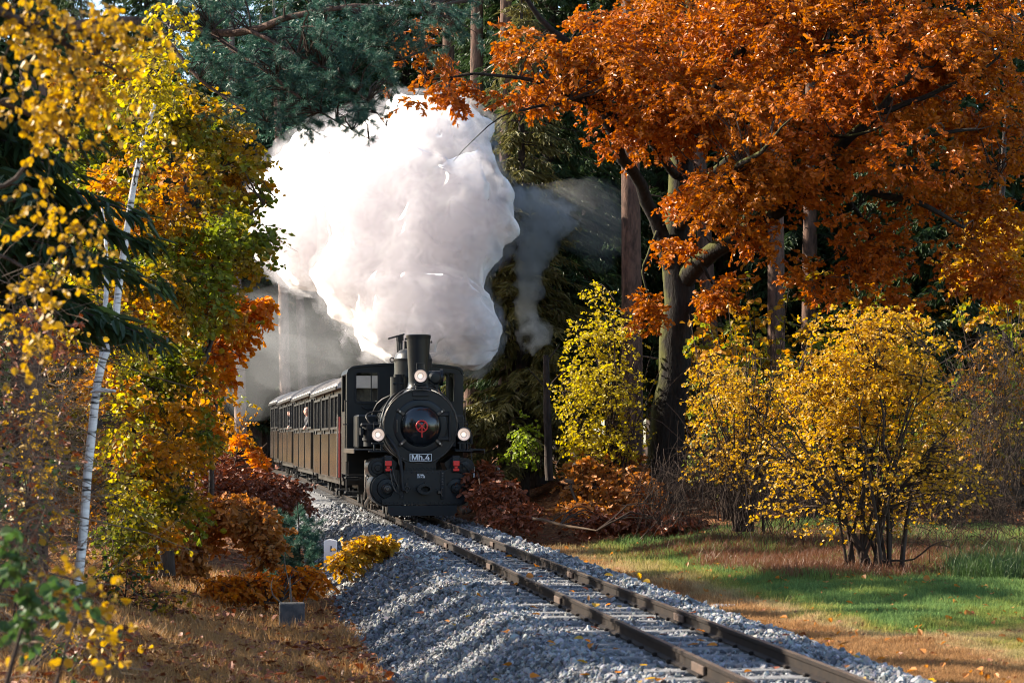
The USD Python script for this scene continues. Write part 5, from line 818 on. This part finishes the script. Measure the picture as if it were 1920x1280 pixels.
# ------------------------------------------------------------------ steam
def surfnets(Fv, o, h):
    """Surface of Fv > 0 on a grid with origin o and spacing h."""
    s = Fv > 0; n = np.array(Fv.shape); c = [s[i:n[0] - 1 + i, j:n[1] - 1 + j, k:n[2] - 1 + k] for i in (0, 1) for j in (0, 1) for k in (0, 1)]; cnt = sum(x.astype(int) for x in c); act = (cnt > 0) & (cnt < 8)
    acc = np.zeros((*act.shape, 3)); num = np.zeros(act.shape); off = list(np.ndindex(2, 2, 2))
    for a in range(8):
        for b in range(a + 1, 8):
            d = np.array(off[b]) - off[a]
            if np.abs(d).sum() != 1: continue
            ga = Fv[off[a][0]:n[0] - 1 + off[a][0], off[a][1]:n[1] - 1 + off[a][1], off[a][2]:n[2] - 1 + off[a][2]]; gb = Fv[off[b][0]:n[0] - 1 + off[b][0], off[b][1]:n[1] - 1 + off[b][1], off[b][2]:n[2] - 1 + off[b][2]]
            x = (ga > 0) != (gb > 0); t = np.where(x, ga / np.where(x, ga - gb, 1), 0); acc += x[..., None] * (np.array(off[a]) + t[..., None] * d); num += x
    ids = np.cumsum(act.ravel()).reshape(act.shape) - 1; cell = np.argwhere(act); V = (cell + acc[act] / num[act][:, None]) * h + o; Q = []
    for ax_ in range(3):
        u_, v_ = [(1, 2), (2, 0), (0, 1)][ax_]; sl0 = [slice(1, -1)] * 3; sl1 = [slice(1, -1)] * 3; sl0[ax_] = slice(0, -1); sl1[ax_] = slice(1, None); A, B = s[tuple(sl0)], s[tuple(sl1)]
        for sg_, m in ((1, A & ~B), (-1, ~A & B)):
            e = np.argwhere(m); base = e + 1; base[:, ax_] -= 1; q = []
            for du, dv in ((-1, -1), (0, -1), (0, 0), (-1, 0)): g = base.copy(); g[:, u_] += du; g[:, v_] += dv; q.append(ids[g[:, 0], g[:, 1], g[:, 2]])
            q = np.stack(q, 1); Q.append(q if sg_ > 0 else q[:, ::-1])
    Q = np.vstack(Q); return V, np.vstack([Q[:, [0, 1, 2]], Q[:, [0, 2, 3]]])
def puff(blobs, h, amp, freq, levels, seed=3, k=2.2, warp=1.2):
    C, R = ell(blobs); lo, hi = (C - R).min(0) - 1.6, (C + R).max(0) + 1.6; n = np.ceil((hi - lo) / h).astype(int) + 2
    G = np.stack(np.meshgrid(*[lo[i] + h * np.arange(n[i]) for i in range(3)], indexing='ij'), -1); q = G + (np.stack([meshkit.fbm(G * .35 + 7 * i, 2, seed + i) for i in range(3)], -1) - .5) * warp; acc = 0; k = 2.4 / R.min(1).mean(); RT = np.array(trimesh.transformations.euler_matrix(.6, .4, .9)[:3, :3]); Gr = G @ RT
    for c, r in zip(C, R):
        rm_ = r.min(); acc = acc + np.exp(k * np.clip(rm_ * (1 - np.linalg.norm((q - c) / r, axis=-1)), -15, 15))
    fld = np.log(acc + 1e-9) / k; b = 0
    for o in range(4): b = b + (1 - np.sqrt((2 * meshkit.noise((Gr if o % 2 else G) * freq * 2 ** o + o * 13.7, seed + 20 + o) - 1) ** 2 + .03)) * .58 ** o
    fld = fld + amp * (b - 1.15)
    for a_ in range(3): sl = [slice(None)] * 3; sl[a_] = [0, -1]; fld[tuple(sl)] = -5
    return [surfnets(fld - lv, lo, h) for lv in levels]
SSS = usdkit.material(stage, M('dense_steam'), {"p": ("principled_bsdf", {"base_color": (.245, .224, .241), "roughness": 1, "specular_ior_level": 0, "subsurface_weight": 1.0, "subsurface_radius": (1, 1, 1), "subsurface_scale": 2.0, "subsurface_method": "random_walk"})}, [], surface="p.BSDF").GetPath().pathString
def vol(name, dens, scale, lo=.38, hi=.62, aniso=.0, col=(1, 1, 1), detail=4, soft=1):
    usdkit.material(stage, M(name), {"g": ("geometry", {}), "n": ("noise_texture", {"scale": scale, "detail": detail, "roughness": .55, "distortion": .6}), "a": ("map_range", {"from_min": lo, "from_max": hi, "to_min": 0, "to_max": dens, "clamp": True}), "v": ("principled_volume", {"color": col, "anisotropy": aniso})},
        [("g.position", "n.vector"), ("n.fac", "a.value"), ("a.result", "v.density")], volume="v.volume"); return M(name)
def even(name, dens, aniso=0.0):
    usdkit.material(stage, M(name), {"v": ("principled_volume", {"color": (1, 1, 1), "density": dens, "anisotropy": aniso})}, [], volume="v.volume"); return M(name)
STM = thing('steam_plume', 'huge white steam cloud rising from the locomotive chimney', 'steam', kind='stuff')
plume = [(795, 650, 51.5, 36, 36, .6), (765, 600, 52.5, 70, 56, 1.0), (828, 600, 52.5, 66, 60, 1.0), (858, 655, 53, 28, 32, .5), (710, 515, 54.5, 105, 90, 1.6), (808, 490, 53.5, 84, 84, 1.3), (866, 415, 54, 64, 56, 1.0), (908, 388, 54, 36, 30, .6), (765, 400, 55, 120, 110, 1.8), (640, 430, 57, 110, 100, 1.8), (560, 465, 60, 66, 60, 1.3), (800, 310, 56, 80, 66, 1.2), (720, 335, 57, 90, 76, 1.4), (835, 262, 56, 44, 36, .7), (640, 330, 60, 90, 80, 1.6), (555, 370, 62, 70, 66, 1.4), (770, 250, 57, 44, 24, .7)]
lv = puff(plume, .10, .66, .62, [.0, -.24], warp=.9)
part(STM, 'dense_core', lv[0], SSS, smooth=True)
part(STM, 'soft_edge', lv[1], vol('steam_edge', .9, 2.0, .44, .66, detail=2, col=(.72, .69, .71)))
def wisp(name, label, blobs, dens, h=.12, aniso=.2, amp=.5, freq=.9, levels=(0.0, .12)):
    T = thing(name, label, 'smoke', kind='stuff'); m = puff(blobs, h, amp, freq, list(levels), seed=9, warp=.6)
    for i, x in enumerate(m): part(T, 'smoke_cloud', x, even(f'{name}_air_{_used.get(("/World", name), 0)}_{i}', dens, aniso), True)
wisp('smoke_wisp', 'thin grey smoke wisp curling up before the dark spruces right of the steam', [(1010, 450, 56, 30, 40, .45), (1040, 405, 56, 34, 24, .45), (995, 510, 56, 18, 40, .35), (985, 570, 56, 12, 40, .25), (1005, 630, 55, 16, 22, .25), (985, 375, 55.5, 40, 18, .45)], .5, .10, amp=.46, freq=2.6, levels=(0.0, .1))
wisp('smoke_wisp', 'faint wide smoke veil left of the reddish pine trunks', [(1100, 410, 58, 66, 54, .8), (1130, 450, 58, 40, 50, .6), (1060, 370, 57, 50, 26, .5)], .06, .12, amp=.4, freq=1.4, levels=(0.0, .2))
wisp('smoke_wisp', 'little steam puff at the front right wheel of the locomotive', [(868, 950, 48.3, 9, 12, .12), (872, 962, 48.2, 10, 7, .1)], 3, h=.03, amp=.05, levels=(0.0,))
wisp('drifting_smoke', 'thin bluish smoke drifting over the rear carriages into the pines', [(640, 620, 72, 70, 40, 2), (560, 600, 80, 70, 50, 2.5), (500, 620, 92, 60, 70, 3.5), (470, 700, 98, 60, 70, 3.5), (560, 690, 96, 70, 50, 3), (600, 660, 78, 50, 24, 2), (680, 650, 66, 40, 26, 1.2)], .013, h=.4, aniso=.3, amp=1.3, freq=.6, levels=(0.1,))
